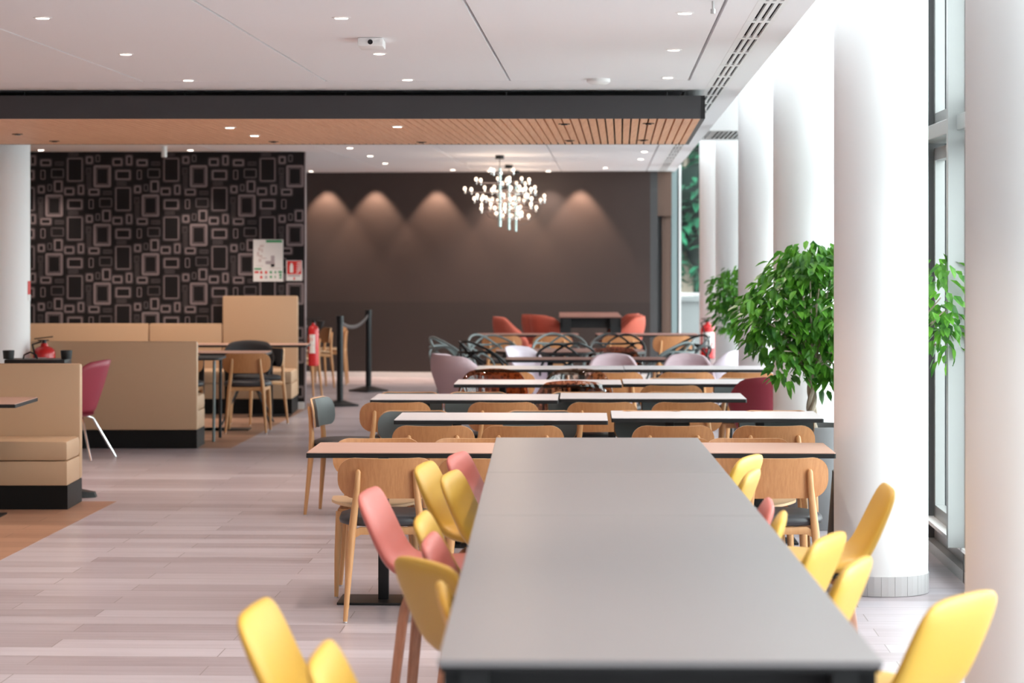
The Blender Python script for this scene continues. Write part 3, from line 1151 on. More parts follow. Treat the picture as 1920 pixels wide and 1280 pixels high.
# ------------------------------------------------------------------ tables
def pedestal_table(topmat, w_=1.22, dep=0.62, th=0.026, posts=2, inset=0.345, corner=0.008):
    def f():
        t = thing('dining_table', 'x', 'table')
        z = 0.75
        m = MB()
        m.prism(stadium(w_ - 0.004, dep - 0.004, corner, 2), lambda u, v: (u, v, z - 0.004), lambda u, v: (u, v, z), topmat)
        m.build('table_top', t, smooth=False)
        m = MB()
        m.prism(stadium(w_, dep, corner, 2), lambda u, v: (u, v, z - th), lambda u, v: (u, v, z - 0.0041), 'edge')
        m.build('black_edge', t, smooth=False)
        xs = (-w_ / 2 + inset, w_ / 2 - inset) if posts == 2 else (0,)
        for px in xs:
            m = MB()
            m.box((px - 0.025, -0.025, 0.012), (px + 0.025, 0.025, z - th - 0.006), 'black', 0.003)
            m.box((px - 0.14, -0.16, z - th - 0.006), (px + 0.14, 0.16, z - th), 'black')
            m.build('post', t)
            m = MB()
            m.box((px - 0.215, -0.15, 0.0018), (px + 0.215, 0.15, 0.012), 'black', 0.002)
            m.build('base_plate', t)
        return t
    return f


T_pink = Proto(pedestal_table('pinkwood'))
T_white = Proto(pedestal_table('whitetop', dep=0.64))
T_darkw = Proto(pedestal_table('darkwood', 1.19, 0.6))
T_left = Proto(pedestal_table('pinkwood', 0.75, 0.72, posts=1))


def place_table(pr, x0, x1, yf_px, dep, label, group, rz=0.0):
    d = 0.95 * 4533 / (yf_px - 474)
    X = ((x0 + x1) / 2 - 960) * d / 4533
    return pr.put((X, d + dep / 2, 0), rz, label, group)


g1 = 'wood-topped tables of the nearest row'
place_table(T_pink, 577, 1057.5, 848.6, 0.62, 'wood-topped table left of the grey high table, nearest row', g1, -0.03)
place_table(T_pink, 1090, 1570.5, 848.4, 0.62, 'wood-topped table right of the grey high table, by the column', g1, -0.03)
g2 = 'white-topped tables in long rows'
for x0, x1, yf, lab in ((739, 1145, 787.2, 'left table of the nearest white row'), (1146.5, 1551, 783.5, 'right table of the nearest white row'),
                        (695, 1050, 749, 'left table of the second white row'), (1050.5, 1404, 747, 'right table of the second white row'),
                        (852, 1169.5, 720, 'left table of the third white row'), (1170, 1487, 719, 'right table of the third white row'),
                        (893, 1172.5, 692, 'left table of the fourth, farthest white row'), (1173.5, 1453, 692, 'right table of the fourth, farthest white row')):
    place_table(T_white, x0, x1, yf, 0.64, 'white-topped dining table, ' + lab, g2, -0.03)


def long_table(mat_, w_, dep, name, label, loc, corner=0.01):
    f = pedestal_table(mat_, w_, dep, inset=0.4, corner=corner)
    t = f()
    t['label'] = label
    t.location = loc
    return t


long_table('darkwood', 1.45, 0.55, '', 'dark wood table just behind the farthest white row', (P(1101, 21.5).x, 21.82, 0), 0.05)
long_table('darkwood', 1.45, 0.95, '', 'reddish wood table behind the lilac and white chairs', (P(1071, 23.15).x, 23.62, 0), 0.3)
g3 = 'thin dark tables before the coral chairs'
T_darkw.put((P(990, 28.0).x, 28.35, 0), 0, 'thin dark-wood table in front of the big coral chair', g3)
T_darkw.put((P(1216, 28.0).x, 28.35, 0), 0, 'thin dark-wood table at the right, in front of the last coral chairs', g3)

# left area tables
T_left.put((-3.50, 15.58, 0), 0, 'pink-topped table cut by the left edge, before the nearest bench', None)
T_left.root.children  # keep
long_table('pinkwood', 1.9, 0.5, '', 'long pale wood table before the tall cream bench block', (-3.07, 25.22, 0))
long_table('pinkwood', 1.05, 0.55, '', 'reddish wood table behind the single oak chair', (-2.86, 23.25, 0))
# small black metal table
t = thing('metal_table', 'small dark grey metal table with thin legs beside the middle bench', 'table', (-2.96, 22.0, 0))
m = MB(); m.prism(stadium(0.66, 0.6, 0.05, 4), lambda u, v: (u, v, 0.735), lambda u, v: (u, v, 0.755), 'padblack'); m.build('table_top', t)
for sx in (-1, 1):
    for sy in (-1, 1):
        m = MB(); m.tube([(sx * 0.28, sy * 0.24, 0.73), (sx * 0.275, sy * 0.245, 0.002)], 0.014, 'loopgrey' if sy < 0 else 'black', 10); m.build('leg', t)

# bar-height tables (foreground)
def high_table(name, label, w_, l_, H, loc, rz, topmat='hightop', group=None, apron=0.085, legw=0.08):
    t = thing(name, label, 'table', loc, rz, group)
    m = MB()
    m.box((-w_ / 2, 0, H - 0.013), (w_ / 2, l_, H), topmat, 0.0025)
    m.build('table_top', t, smooth=False)
    m = MB()
    m.box((-w_ / 2 + 0.004, 0.004, H - 0.022), (w_ / 2 - 0.004, l_ - 0.004, H - 0.0131), 'edge')
    for xa in (-w_ / 2 + 0.012, w_ / 2 - 0.042):
        m.box((xa, 0.012, H - apron), (xa + 0.03, l_ - 0.012, H - 0.022), 'edge')
    for ya in (0.10, l_ - 0.13):
        m.box((-w_ / 2 + 0.042, ya, H - apron), (w_ / 2 - 0.042, ya + 0.03, H - 0.022), 'edge')
    m.build('frame', t, smooth=False)
    for xa in (-w_ / 2 + 0.01, w_ / 2 - 0.01 - legw):
        for ya in (0.012, l_ - 0.062):
            m = MB()
            m.box((xa, ya, 0.002), (xa + legw, ya + 0.05, H - 0.022), 'edge', 0.002)
            m.build('leg', t, smooth=False)
    return t


HT = 0.965
A0 = Vector((0.267, 4.361, 0))
rz = -0.0135
dirv = Vector((math.sin(0.0135), math.cos(0.0135), 0))
gh = 'grey high tables end to end'
high_table('high_table', 'grey high table nearest the camera, the longest top', 0.803, 2.408, HT, A0, rz, group=gh)
high_table('high_table', 'grey high table in the middle of the three joined ones', 0.803, 1.325, HT, A0 + dirv * 2.411, rz, group=gh)
high_table('high_table', 'grey high table farthest of the three joined ones, meeting the wood-topped row', 0.803, 1.53, HT, A0 + dirv * 3.739, rz, group=gh)

ft = high_table('high_table', 'far wood-topped high table with dark legs among coral chairs', 0.76, 2.1, 0.93, (0.95, 29.25, 0), -0.02, 'darkwood', apron=0.14, legw=0.13)

# ------------------------------------------------------------------ oak cafe chair
def back_fn(w_, off, tilt, zc, curve=0.045, yb=-0.205):
    def f(u, v):
        k = (2 * u / w_)
        y = yb - (v) * tilt + curve * k * k - off
        return (u, y, zc + v + 0.012 * abs(k) ** 3 * (1 if v > 0 else -0.5))
    return f


def plate(mb, outline_rows, fn0, fn1, m, mside=None):
    """curved plate from horizontal strips so that it bends: outline via stadium clipped on a grid"""
    pass


def curved_back(mb, w_, h_, r, fA, fB, m, medge):
    """stadium plate made of vertical strips; fA front face, fB rear face"""
    N = 22
    xs = [-w_ / 2 * math.cos(PI * i / N) for i in range(N + 1)]

    def ext(u):
        a_ = abs(u) - (w_ / 2 - r)
        if a_ <= 0:
            return h_ / 2
        return h_ / 2 - r + math.sqrt(max(r * r - a_ * a_, 0)) * 1.0
    fr, bk2 = [], []
    for u in xs:
        e = max(ext(u), 0.0008)
        vs = [-e, -e * 0.33, e * 0.33, e]
        fr.append([mb.bm.verts.new(fA(u, v)) for v in vs])
        bk2.append([mb.bm.verts.new(fB(u, v)) for v in vs])
    f1, f2 = [], []
    for i in range(N):
        for j in range(3):
            f1.append(mb.bm.faces.new((fr[i][j], fr[i + 1][j], fr[i + 1][j + 1], fr[i][j + 1])))
            f1.append(mb.bm.faces.new((bk2[i][j + 1], bk2[i + 1][j + 1], bk2[i + 1][j], bk2[i][j])))
        f2.append(mb.bm.faces.new((fr[i][3], fr[i + 1][3], bk2[i + 1][3], bk2[i][3])))
        f2.append(mb.bm.faces.new((bk2[i][0], bk2[i + 1][0], fr[i + 1][0], fr[i][0])))
    for i, (p, q) in ((0, (fr[0], bk2[0])), (N, (bk2[N], fr[N]))):
        for j in range(3):
            f2.append(mb.bm.faces.new((p[j], p[j + 1], q[j + 1], q[j])))
    mb._set(f1, m)
    mb._set(f2, medge)


def cafe_chair(pad=None, seat='seatblack', woodseat=False):
    def f():
        t = thing('cafe_chair', 'x', 'chair')
        W = 0.455
        # backrest
        m = MB()
        curved_back(m, W, 0.186, 0.088, back_fn(W, 0.0, 0.16, 0.66), back_fn(W, 0.012, 0.16, 0.66), 'oak', 'oakedge')
        bo = m.build('backrest', t, auto=50)
        if pad:
            m = MB()
            curved_back(m, W - 0.012, 0.176, 0.083, back_fn(W, -0.020, 0.16, 0.66), back_fn(W, -0.0005, 0.16, 0.66), pad, pad)
            po = m.build('back_pad', bo, auto=80)
        # legs
        for s in (-1, 1):
            m = MB()
            m.tube([(s * 0.190, -0.235, 0.006), (s * 0.176, -0.218, 0.2), (s * 0.160, -0.200, 0.41), (s * 0.148, -0.202, 0.52), (s * 0.136, -0.211, 0.62), (s * 0.131, -0.2215, 0.692), (s * 0.1305, -0.223, 0.703)],
                   [0.0105, 0.015, 0.0195, 0.017, 0.0145, 0.0125, 0.006], 'oaklight', 12, up=(0, 1, 0))
            lg = m.build('leg', t)
            m = MB()
            m.cyl((s * 0.190, -0.235, 0.0018), 0.010, 0.007, 'steel', 10)
            m.build('foot_glide', lg)
        for s in (-1, 1):
            m = MB()
            m.tube([(s * 0.198, 0.195, 0.006), (s * 0.192, 0.186, 0.22), (s * 0.182, 0.175, 0.425)], [0.0105, 0.016, 0.0195], 'oaklight', 12, up=(0, 1, 0))
            lg = m.build('leg', t)
            m = MB()
            m.cyl((s * 0.198, 0.195, 0.0018), 0.010, 0.007, 'steel', 10)
            m.build('foot_glide', lg)
        # frame
        m = MB()
        for s in (-1, 1):
            m.tube([(s * 0.160, -0.195, 0.405), (s * 0.172, -0.1, 0.418), (s * 0.182, 0.17, 0.418)], 1, 'oaklight', 8, flat=(0.022, 0.04))
        m.tube([(-0.158, -0.195, 0.40), (-0.12, -0.19, 0.418), (0.12, -0.19, 0.418), (0.158, -0.195, 0.40)], 1, 'oaklight', 8, flat=(0.022, 0.036))
        m.tube([(-0.182, 0.17, 0.418), (0.182, 0.17, 0.418)], 1, 'oaklight', 8, flat=(0.022, 0.036))
        m.build('seat_frame', t)
        # seat
        m = MB()
        if woodseat:
            ol = stadium(0.45, 0.43, 0.15, 6)
            m.prism(ol, lambda u, v: (u, v, 0.44 + 0.022 * (2 * u / 0.45) ** 2), lambda u, v: (u, v, 0.453 + 0.022 * (2 * u / 0.45) ** 2), 'oakedge')
            m.build('seat', t)
        else:
            n = 32
            prof = [(0.90, 0.438), (0.985, 0.445), (1.0, 0.462), (0.97, 0.48), (0.85, 0.489), (0.45, 0.492)]
            rings = []
            ol = stadium(0.45, 0.43, 0.17, 7)
            for k, z in prof:
                rings.append([m.bm.verts.new((u * k, v * k, z)) for u, v in ol])
            fs = []
            for a_, b2 in zip(rings, rings[1:]):
                q = len(a_)
                for i in range(q):
                    fs.append(m.bm.faces.new((a_[i], a_[(i + 1) % q], b2[(i + 1) % q], b2[i])))
            fs.append(m.bm.faces.new(rings[0][::-1]))
            fs.append(m.bm.faces.new(rings[-1]))
            m._set(fs, seat)
            m.build('seat', t, auto=60)
        return t
    return f


CC_oak = Proto(cafe_chair())
CC_pad = Proto(cafe_chair('padgrey'))
CC_wood = Proto(cafe_chair(None, woodseat=True))
CC_black = Proto(cafe_chair('padblack', 'padblack'))

RND = random.Random(11)


def chair_at(pr, x, d_back, away, label, group=None, rz=0.0, dx=0.0):
    """away: True -> chair faces away from the camera (+Y), backrest at depth d_back"""
    if away:
        return pr.put(((x - 960) * d_back / 4533 + dx, d_back + 0.235, 0), rz, label, group)
    return pr.put(((x - 960) * d_back / 4533 + dx, d_back - 0.235, 0), PI + rz, label, group)


gA = 'oak chairs pushed in to the table rows, backs to the camera'
# nearest row, near side
chair_at(CC_oak, 722, 11.12, True, 'oak chair with black seat behind the red stool, nearest row left', gA, 0.03)
chair_at(CC_oak, 912, 11.12, True, 'oak chair half hidden by yellow stools and grey table, nearest row', gA, 0.0)
chair_at(CC_oak, 1459, 11.12, True, 'oak chair with dark seat at the right end, beside the thick column', gA, 0.09)
# nearest row, far side
gB = 'oak chairs across the wood-topped row, facing the camera'
chair_at(CC_wood, 712, 12.36, False, 'oak chair with bare ply seat across the left wood-topped table', gB, 0.04)
chair_at(CC_oak, 890, 12.36, False, 'oak chair with black seat across the left wood-topped table, near the high table', gB, 0.0)
chair_at(CC_wood, 1398, 12.36, False, 'oak chair with bare ply seat across the right wood-topped table', gB, -0.05)
chair_at(CC_oak, 1255, 12.36, False, 'oak chair across the right wood-topped table, mostly behind the high table', gB, 0.0)
ordw = ['first', 'second', 'third', 'fourth', 'fifth']
for i, x in enumerate((812, 980, 1262, 1453)):
    chair_at(CC_oak, x, 13.2, True, '%s from the left of four oak chair backs behind the wood-topped tables' % ordw[i], gA, RND.uniform(-.03, .03))
gC = 'grey padded oak chairs facing the camera'
for i, x in enumerate((779, 1012, 1220, 1453)):
    chair_at(CC_pad, x, 14.54, False, '%s from the left of grey padded chairs behind the nearest white row' % ordw[i], gC, RND.uniform(-.03, .03))
for i, x in enumerate((738, 943, 1129, 1290)):
    chair_at(CC_oak, x, 15.27, True, '%s from the left of oak backs between first and second white rows' % ordw[i], gA, 0.05 if i == 0 else RND.uniform(-.03, .03))
for i, x in enumerate((768, 895, 1089, 1264)):
    chair_at(CC_pad, x, 16.48, False, '%s from the left of grey padded chairs behind the second white row' % ordw[i], gC, RND.uniform(-.03, .03))
chair_at(CC_oak, 1260, 17.2, True, 'oak chair back just before the third white row, right half', gA)
for i, x in enumerate((1262, 1392)):
    chair_at(CC_pad, x, 18.34, False, '%s grey padded chair behind the third white row' % ('left' if i == 0 else 'right'), gC)
for i, x in enumerate((950, 1154, 1288, 1405)):
    chair_at(CC_oak, x, 19.1, True, '%s from the left of oak backs before the farthest white row' % ordw[i], gA)
# the side-on chair at the left
CC_pad.put((-1.075, 15.80, 0), -PI / 2 - 0.18, 'oak chair turned sideways with grey back pad, alone at the left end')
# oak chairs in the far dining part
for i, x in enumerate((941, 1036, 1166, 1262)):
    chair_at(CC_oak, x, 27.5, True, '%s from the left of small oak chairs before the thin dark tables' % ordw[i], 'oak chairs before the thin dark tables')
# left seating
chair_at(CC_oak, 460, 22.75, True, 'oak chair with dark seat seen from behind, left seating area', None, 0.02)
CC_black.put((-2.53, 24.05, 0), PI - 0.95, 'oak chair with black back pad, angled, right of the left seating area')
CC_oak.put((-3.14, 22.9, 0), 0.05, 'oak chair half hidden between middle bench and dark metal table')
# far left corner behind the wall end
CC_wood.put((-2.50, 28.3, 0), PI / 2 + 0.35, 'oak chair seen edge-on behind the extinguisher on the wall end')
CC_wood.put((-2.52, 30.5, 0), PI / 2 + 0.35, 'all-oak chair in side view left of the nearer barrier post')
CC_wood.put((-2.36, 31.2, 0), PI / 2, 'all-oak chair in side view right of the nearer barrier post')
long_table('pinkwood', 0.75, 0.7, '', 'pale wood table behind the end of the patterned wall', (-3.05, 31.3, 0))

# ------------------------------------------------------------------ bar stools (upholstered L shell on bentwood legs)
def stool(colm):
    def f():
        t = thing('bar_stool', 'x', 'stool')
        path = [(0.205, 0.690), (0.19, 0.695), (0.12, 0.697), (0.03, 0.690), (-0.06, 0.683), (-0.125, 0.688), (-0.163, 0.712), (-0.188, 0.755), (-0.216, 0.815), (-0.246, 0.882), (-0.262, 0.918), (-0.268, 0.934)]
        wid = [0.26, 0.33, 0.39, 0.41, 0.40, 0.38, 0.37, 0.37, 0.375, 0.37, 0.34, 0.25]
        thk = [0.020, 0.040, 0.052, 0.056, 0.060, 0.064, 0.060, 0.054, 0.050, 0.046, 0.036, 0.014]
        n = 20
        m = MB()
        rings = []
        for i, (y, z) in enumerate(path):
            a_ = path[max(i - 1, 0)]
            b2 = path[min(i + 1, len(path) - 1)]
            ty, tz = b2[0] - a_[0], b2[1] - a_[1]
            L_ = math.hypot(ty, tz)
            ny, nz = tz / L_, -ty / L_          # outward (under / rear) side
            ring_ = []
            for j in range(n):
                an = 2 * PI * j / n
                ca, sa = math.cos(an), math.sin(an)
                u = math.copysign(abs(ca) ** 0.62, ca) * wid[i] / 2
                v = math.copysign(abs(sa) ** 0.85, sa) * thk[i] / 2
                cup = 0.10 * (abs(u) ** 2) * 1.0      # edges lift toward the sitter
                ring_.append(m.bm.verts.new((u, y + ny * (v) - ny * cup, z + nz * (v) - nz * cup)))
            rings.append(ring_)
        fs = []
        for a_, b2 in zip(rings, rings[1:]):
            for i in range(n):
                fs.append(m.bm.faces.new((a_[i], a_[(i + 1) % n], b2[(i + 1) % n], b2[i])))
        fs.append(m.bm.faces.new(rings[0][::-1]))
        fs.append(m.bm.faces.new(rings[-1]))
        m._set(fs, colm)
        m.build('shell', t, sub=1)
        m = MB()
        m.box((-0.11, -0.11, 0.638), (0.11, 0.12, 0.652), 'black', 0.003)
        m.build('mounting_plate', t)
        for sx in (-1, 1):
            for sy in (-1, 1):
                m = MB()
                d_ = Vector((sx, sy * 0.9, 0)).normalized()
                pts = []
                for rr, z in ((0.03, 0.630), (0.10, 0.629), (0.135, 0.623), (0.163, 0.600), (0.180, 0.565), (0.192, 0.51), (0.225, 0.30), (0.262, 0.06), (0.272, 0.002)):
                    pts.append((d_.x * rr, d_.y * rr, z))
                m.tube(pts, [1, 1, 1, 1, 1, 1, 0.9, 0.75, 0.7], 'bent', 12, flat=(0.042, 0.017))
                m.build('leg', t)
        return t
    return f


SY, SR = Proto(stool('yellow')), Proto(stool('red'))


def put_stool(pr, x_top, y_top, face_deg, label, group=None, bk_=0.25):
    """x/y: where the top of the back shows; face_deg: heading of the sitter in the plan (0 = +X, 90 = +Y)"""
    d = (EYE - 0.936) * 4533 / (y_top - 474)
    X = (x_top - 960) * d / 4533
    a_ = math.radians(face_deg)
    loc = (X + math.cos(a_) * bk_, d + math.sin(a_) * bk_, 0)
    return pr.put(loc, a_ - PI / 2, label, group)


gY, gR = 'yellow stools around the high tables', 'terracotta stools around the high tables'
put_stool(SY, 490, 1128, -6, 'yellow stool at the bottom left, set apart from the table', gY)
put_stool(SY, 615, 1210, -3, 'yellow stool at the bottom edge, only its back tip showing', gY)
put_stool(SY, 806, 1046, 30, 'yellow stool turned with its broad back to the camera, left side', gY)
put_stool(SY, 840, 1095, 4, 'yellow stool squeezed between the turned yellow stool and table edge', gY)
put_stool(SR, 700, 914, -8, 'terracotta stool pulled out at the left, seat and legs showing', gR)
put_stool(SR, 815, 1000, -4, 'terracotta stool tucked in behind the turned yellow stool', gR)
put_stool(SY, 799, 960, -4, 'small-looking yellow stool tip between the two terracotta stools', gY)
put_stool(SY, 803, 865, -10, 'yellow stool with visible seat left of the middle table', gY)
put_stool(SY, 852, 882, -10, 'yellow stool just right of the yellow one with visible seat', gY)
put_stool(SR, 864, 847, -12, 'terracotta stool farthest back on the left side', gR)
put_stool(SY, 1797, 1110, 143, 'yellow stool at the bottom right corner before the near column', gY)
put_stool(SY, 1657, 907, 178, 'yellow stool pulled out at the right before the thick column', gY)
put_stool(SY, 1546, 999, 157, 'darker yellow stool back touching the right table edge', gY)
put_stool(SY, 1598, 1046, 160, 'pale lit yellow stool in front of the darker one, right side', gY)
put_stool(SY, 1400, 852, 158, 'yellow stool farthest back on the right side', gY)
put_stool(SY, 1404, 879, 166, 'orange-yellow stool second farthest on the right side', gY)
put_stool(SR, 1434, 935, 176, 'terracotta stool tip on the right side of the table joint', gR)
put_stool(SY, 1458, 960, 172, 'pale yellow stool tip just in front of the right terracotta stool', gY)

# ------------------------------------------------------------------ shell armchairs
def shell_chair(body, inner, name, cat, zt=0.82, arm=0.66, zs=0.44, r=0.285, thick=0.03, legs='black', legstyle='straight', plateau=55, aend=95, curl=0.0, flare=0.05, sweep=125, botr=0.17, lift=0.0, cush=True):
    def f():
        t = thing(name, 'x', cat)
        m = MB()
        NA, NZ = 33, 9
        top = {}

        def hgt(adeg):
            a_ = abs(adeg)
            if a_ < plateau * 0.6:
                return zt - 0.012 * (a_ / (plateau * 0.6)) ** 2
            k = min((a_ - plateau * 0.6) / (aend - plateau * 0.6), 1)
            k = k * k * (3 - 2 * k)
            zz = zt - 0.012 + (arm - zt + 0.012) * k
            if a_ > 105:
                zz -= (a_ - 105) / (sweep - 105) * 0.10
            return zz

        def pt(u, v, off=0.0):
            ad = -sweep + 2 * sweep * u
            a_ = math.radians(ad)
            ht = hgt(ad)
            z0 = zs - 0.09
            z = z0 + (ht - z0) * v
            kk = v ** 0.55
            rr = (botr + (r - botr) * kk) + flare * max(v - 0.3, 0) * max(math.cos(a_), 0) - curl * (max(v - 0.62, 0) / 0.38) ** 2 - off
            # angle 0 is the rear (-Y)
            el = 1.0 + 0.06 * abs(math.sin(a_))
            return (rr * el * math.sin(a_), -rr * math.cos(a_) + 0.03, z + lift)
        m.grid(lambda u, v: pt(u, v), NA, NZ, body)
        o = m.build('shell', t, auto=0)
        md = o.modifiers.new('solid', 'SOLIDIFY')
        md.thickness = thick
        md.offset = -1
        if inner:
            o.data.materials.append(M[inner])
        # seat pan
        m = MB()
        if cush:
            m.lathe([(0.15, zs - 0.10), (r * 0.82, zs - 0.055), (r * 0.84, zs - 0.02), (r * 0.78, zs), (0.1, zs + 0.008)], (0, 0.03, lift), body if not inner else inner, 32)
        else:
            m.lathe([(0.10, zs - 0.10), (botr + 0.01, zs - 0.09), (botr + 0.03, zs - 0.075), (0.1, zs - 0.075)], (0, 0.03, lift), body, 32)
        m.build('seat', t)
        z1 = zs - 0.09 + lift
        for sx in (-1, 1):
            for sy in (-1, 1):
                m = MB()
                if legstyle == 'chrome':
                    m.tube([(sx * 0.02, 0.03 + sy * 0.05, z1 + 0.0), (sx * 0.10, 0.03 + sy * 0.10, z1 - 0.03), (sx * 0.24, 0.03 + sy * 0.24, 0.002)], 0.0095, legs, 10)
                else:
                    m.tube([(sx * 0.13, 0.03 + sy * 0.13, z1 + 0.005), (sx * 0.2, 0.03 + sy * 0.2, 0.002)], [0.016, 0.010], legs, 10)
                m.build('leg', t)
        return t
    return f


AL = Proto(shell_chair('lilac', 'lilacin', 'armchair', 'armchair', 0.825, 0.635, 0.44, 0.245, 0.03, plateau=50, aend=100, curl=0.03, flare=0.02))
AC = Proto(shell_chair('coral', None, 'armchair', 'armchair', 0.78, 0.59, 0.44, 0.29, 0.04, lift=0.15, plateau=85, aend=112, curl=0.03, flare=0.02))
SM = Proto(shell_chair('maroon', None, 'shell_chair', 'chair', 0.82, 0.64, 0.45, 0.25, 0.012, 'chrome', 'chrome', botr=0.12, cush=False))
SA = Proto(shell_chair('amber', None, 'shell_chair', 'chair', 0.815, 0.62, 0.45, 0.25, 0.008, 'chrome', 'chrome', botr=0.12, cush=False))
SS = Proto(shell_chair('smoke', None, 'shell_chair', 'chair', 0.815, 0.62, 0.45, 0.25, 0.008, 'chrome', 'chrome', botr=0.12, cush=False))
SW = Proto(shell_chair('whiteshell', None, 'shell_chair', 'chair', 0.83, 0.64, 0.45, 0.25, 0.012, 'chrome', 'chrome', botr=0.12, cush=False))


def shell_at(pr, x, d, heading, label, group=None):
    a_ = math.radians(heading)
    return pr.put(((x - 960) * d / 4533, d, 0), a_ - PI / 2, label, group)


gL = 'lilac quilted armchairs'
AB = Proto(shell_chair('lilac', 'lilacin', 'armchair', 'armchair', 0.835, 0.65, 0.44, 0.355, 0.035, plateau=105, aend=118, sweep=128, curl=0.05, flare=0.03))
shell_at(AB, 874, 20.80, 14, 'big lilac quilted armchair at the left end of the farthest white row', gL)
shell_at(AL, 1150, 20.95, -90, 'lilac armchair back rising behind the farthest white row, centre', gL)
shell_at(AL, 1290, 20.95, -90, 'lilac armchair back rising behind the farthest white row, right', gL)
shell_at(SW, 1340, 21.9, 160, 'pale pink shell chair at the right end by the far extinguisher')
shell_at(SW, 998, 22.5, -38, 'glossy white-pink shell chair behind the farthest white row, left of centre')
shell_at(SM, 1434, 17.35, 95, 'maroon shell chair seen from behind, beside the third column')
shell_at(SM, 150, 20.0, 165, 'maroon shell chair with chrome legs beside the nearest bench')
shell_at(SA, 925, 18.25, -90, 'amber see-through chair behind the third white row, left')
shell_at(SS, 1083, 18.25, -90, 'smoky see-through chair behind the third white row, centre')
shell_at(SA, 1072, 17.0, 90, 'brown patterned see-through chair in front of the third white row')
shell_at(SA, 1152, 22.55, -90, 'brown patterned see-through chair far behind the lilac backs')

SB = Proto(shell_chair('padblack', None, 'shell_chair', 'chair', 0.82, 0.62, 0.45, 0.25, 0.012, 'black', 'chrome', botr=0.12, cush=False))
shell_at(SB, 465, 24.1, -88, 'black shell chair whose arched back rises behind the reddish table')
gCo = 'coral armchairs around the far high table'
for x, d, h, lab in ((962, 29.3, 0, 'big coral armchair at the left, facing right'), (1016, 30.5, 40, 'coral armchair in the middle of the left coral group'), (1032, 29.85, 30, 'coral armchair nearest to the far high table on its left'),
                     (1163, 30.75, 183, 'farthest coral armchair right of the far high table'), (1168, 30.15, 183, 'middle coral armchair right of the far high table'), (1172, 29.55, 180, 'nearest coral armchair right of the far high table')):
    shell_at(AC, x, d, h, lab, gCo)

# ------------------------------------------------------------------ looped plastic chairs
def loop_chair(colm):
    def f():
        t = thing('loop_chair', 'x', 'chair')
        m = MB()
        m.prism(stadium(0.46, 0.44, 0.18, 6), lambda u, v: (u, v + 0.02, 0.448), lambda u, v: (u, v + 0.02, 0.466), colm)
        m.build('seat', t)

        def sp(p0, p1, p2, n=14):
            out = []
            for i in range(n + 1):
                k = i / n
                a_ = (1 - k) ** 2
                b2 = 2 * k * (1 - k)
                c2 = k * k
                out.append(tuple(a_ * p0[q] + b2 * p1[q] + c2 * p2[q] for q in range(3)))
            return out
        m = MB()
        zt = 0.84
        # three intertwined loops
        m.tube(sp((-0.24, 0.12, 0.46), (-0.34, -0.02, 0.80), (-0.20, -0.20, 0.76)) + sp((-0.20, -0.20, 0.76), (0.0, -0.36, 0.74), (0.20, -0.20, 0.76))[1:] + sp((0.20, -0.20, 0.76), (0.34, -0.02, 0.80), (0.24, 0.12, 0.46))[1:], 0.0115, colm, 8)
        m.tube(sp((-0.23, -0.06, 0.46), (-0.30, -0.16, 0.66), (-0.13, -0.23, 0.76)) + sp((-0.13, -0.23, 0.76), (0.02, -0.32, 0.90), (0.16, -0.22, zt))[1:] + sp((0.16, -0.22, zt), (0.34, -0.06, 0.76), (0.26, 0.1, 0.62))[1:], 0.0115, colm, 8)
        m.tube(sp((0.23, -0.06, 0.46), (0.30, -0.16, 0.66), (0.13, -0.24, 0.72)) + sp((0.13, -0.24, 0.72), (-0.02, -0.33, 0.88), (-0.16, -0.22, zt))[1:] + sp((-0.16, -0.22, zt), (-0.34, -0.06, 0.76), (-0.26, 0.1, 0.62))[1:], 0.0115, colm, 8)
        m.tube(sp((-0.12, -0.2, 0.46), (-0.16, -0.26, 0.6), (0.0, -0.27, 0.66)) + sp((0.0, -0.27, 0.66), (0.14, -0.28, 0.72), (0.2, -0.2, 0.76))[1:], 0.0105, colm, 8)
        m.tube(sp((0.12, -0.2, 0.46), (0.16, -0.26, 0.6), (0.0, -0.28, 0.66)) + sp((0.0, -0.28, 0.66), (-0.14, -0.28, 0.72), (-0.2, -0.2, 0.76))[1:], 0.0105, colm, 8)
        m.build('looped_back', t)
        for sx in (-1, 1):
            for sy in (-1, 1):
                m = MB()
                m.tube([(sx * 0.2, 0.02 + sy * 0.17, 0.452), (sx * 0.235, 0.02 + sy * 0.225, 0.002)], [0.015, 0.010], colm, 10)
                m.build('leg', t)
        return t
    return f


LB, LG = Proto(loop_chair('black')), Proto(loop_chair('loopgrey'))
gK = 'looped plastic chairs in the far dining area'
for pr, x, d, h, lab in ((LG, 858, 24.3, 10, 'grey looped chair at the far left end, apart from the others'), (LB, 915, 23.2, 25, 'black looped chair at the left end of the reddish table'),
                         (LG, 928, 24.75, -60, 'grey looped chair behind the left end of the reddish table'), (LG, 1050, 25.0, -90, 'grey looped chair behind the middle of the reddish table'),
                         (LB, 1062, 22.8, 90, 'black looped chair before the reddish table beside the white shell'), (LB, 1158, 25.0, -90, 'black looped chair behind the right end of the reddish table'),
                         (LB, 1280, 24.6, 200, 'black looped chair at the right, before the far window'), (LG, 1246, 23.2, 160, 'grey looped chair at the right end of the reddish table')):
    shell_at(pr, x, d, h, lab, gK)

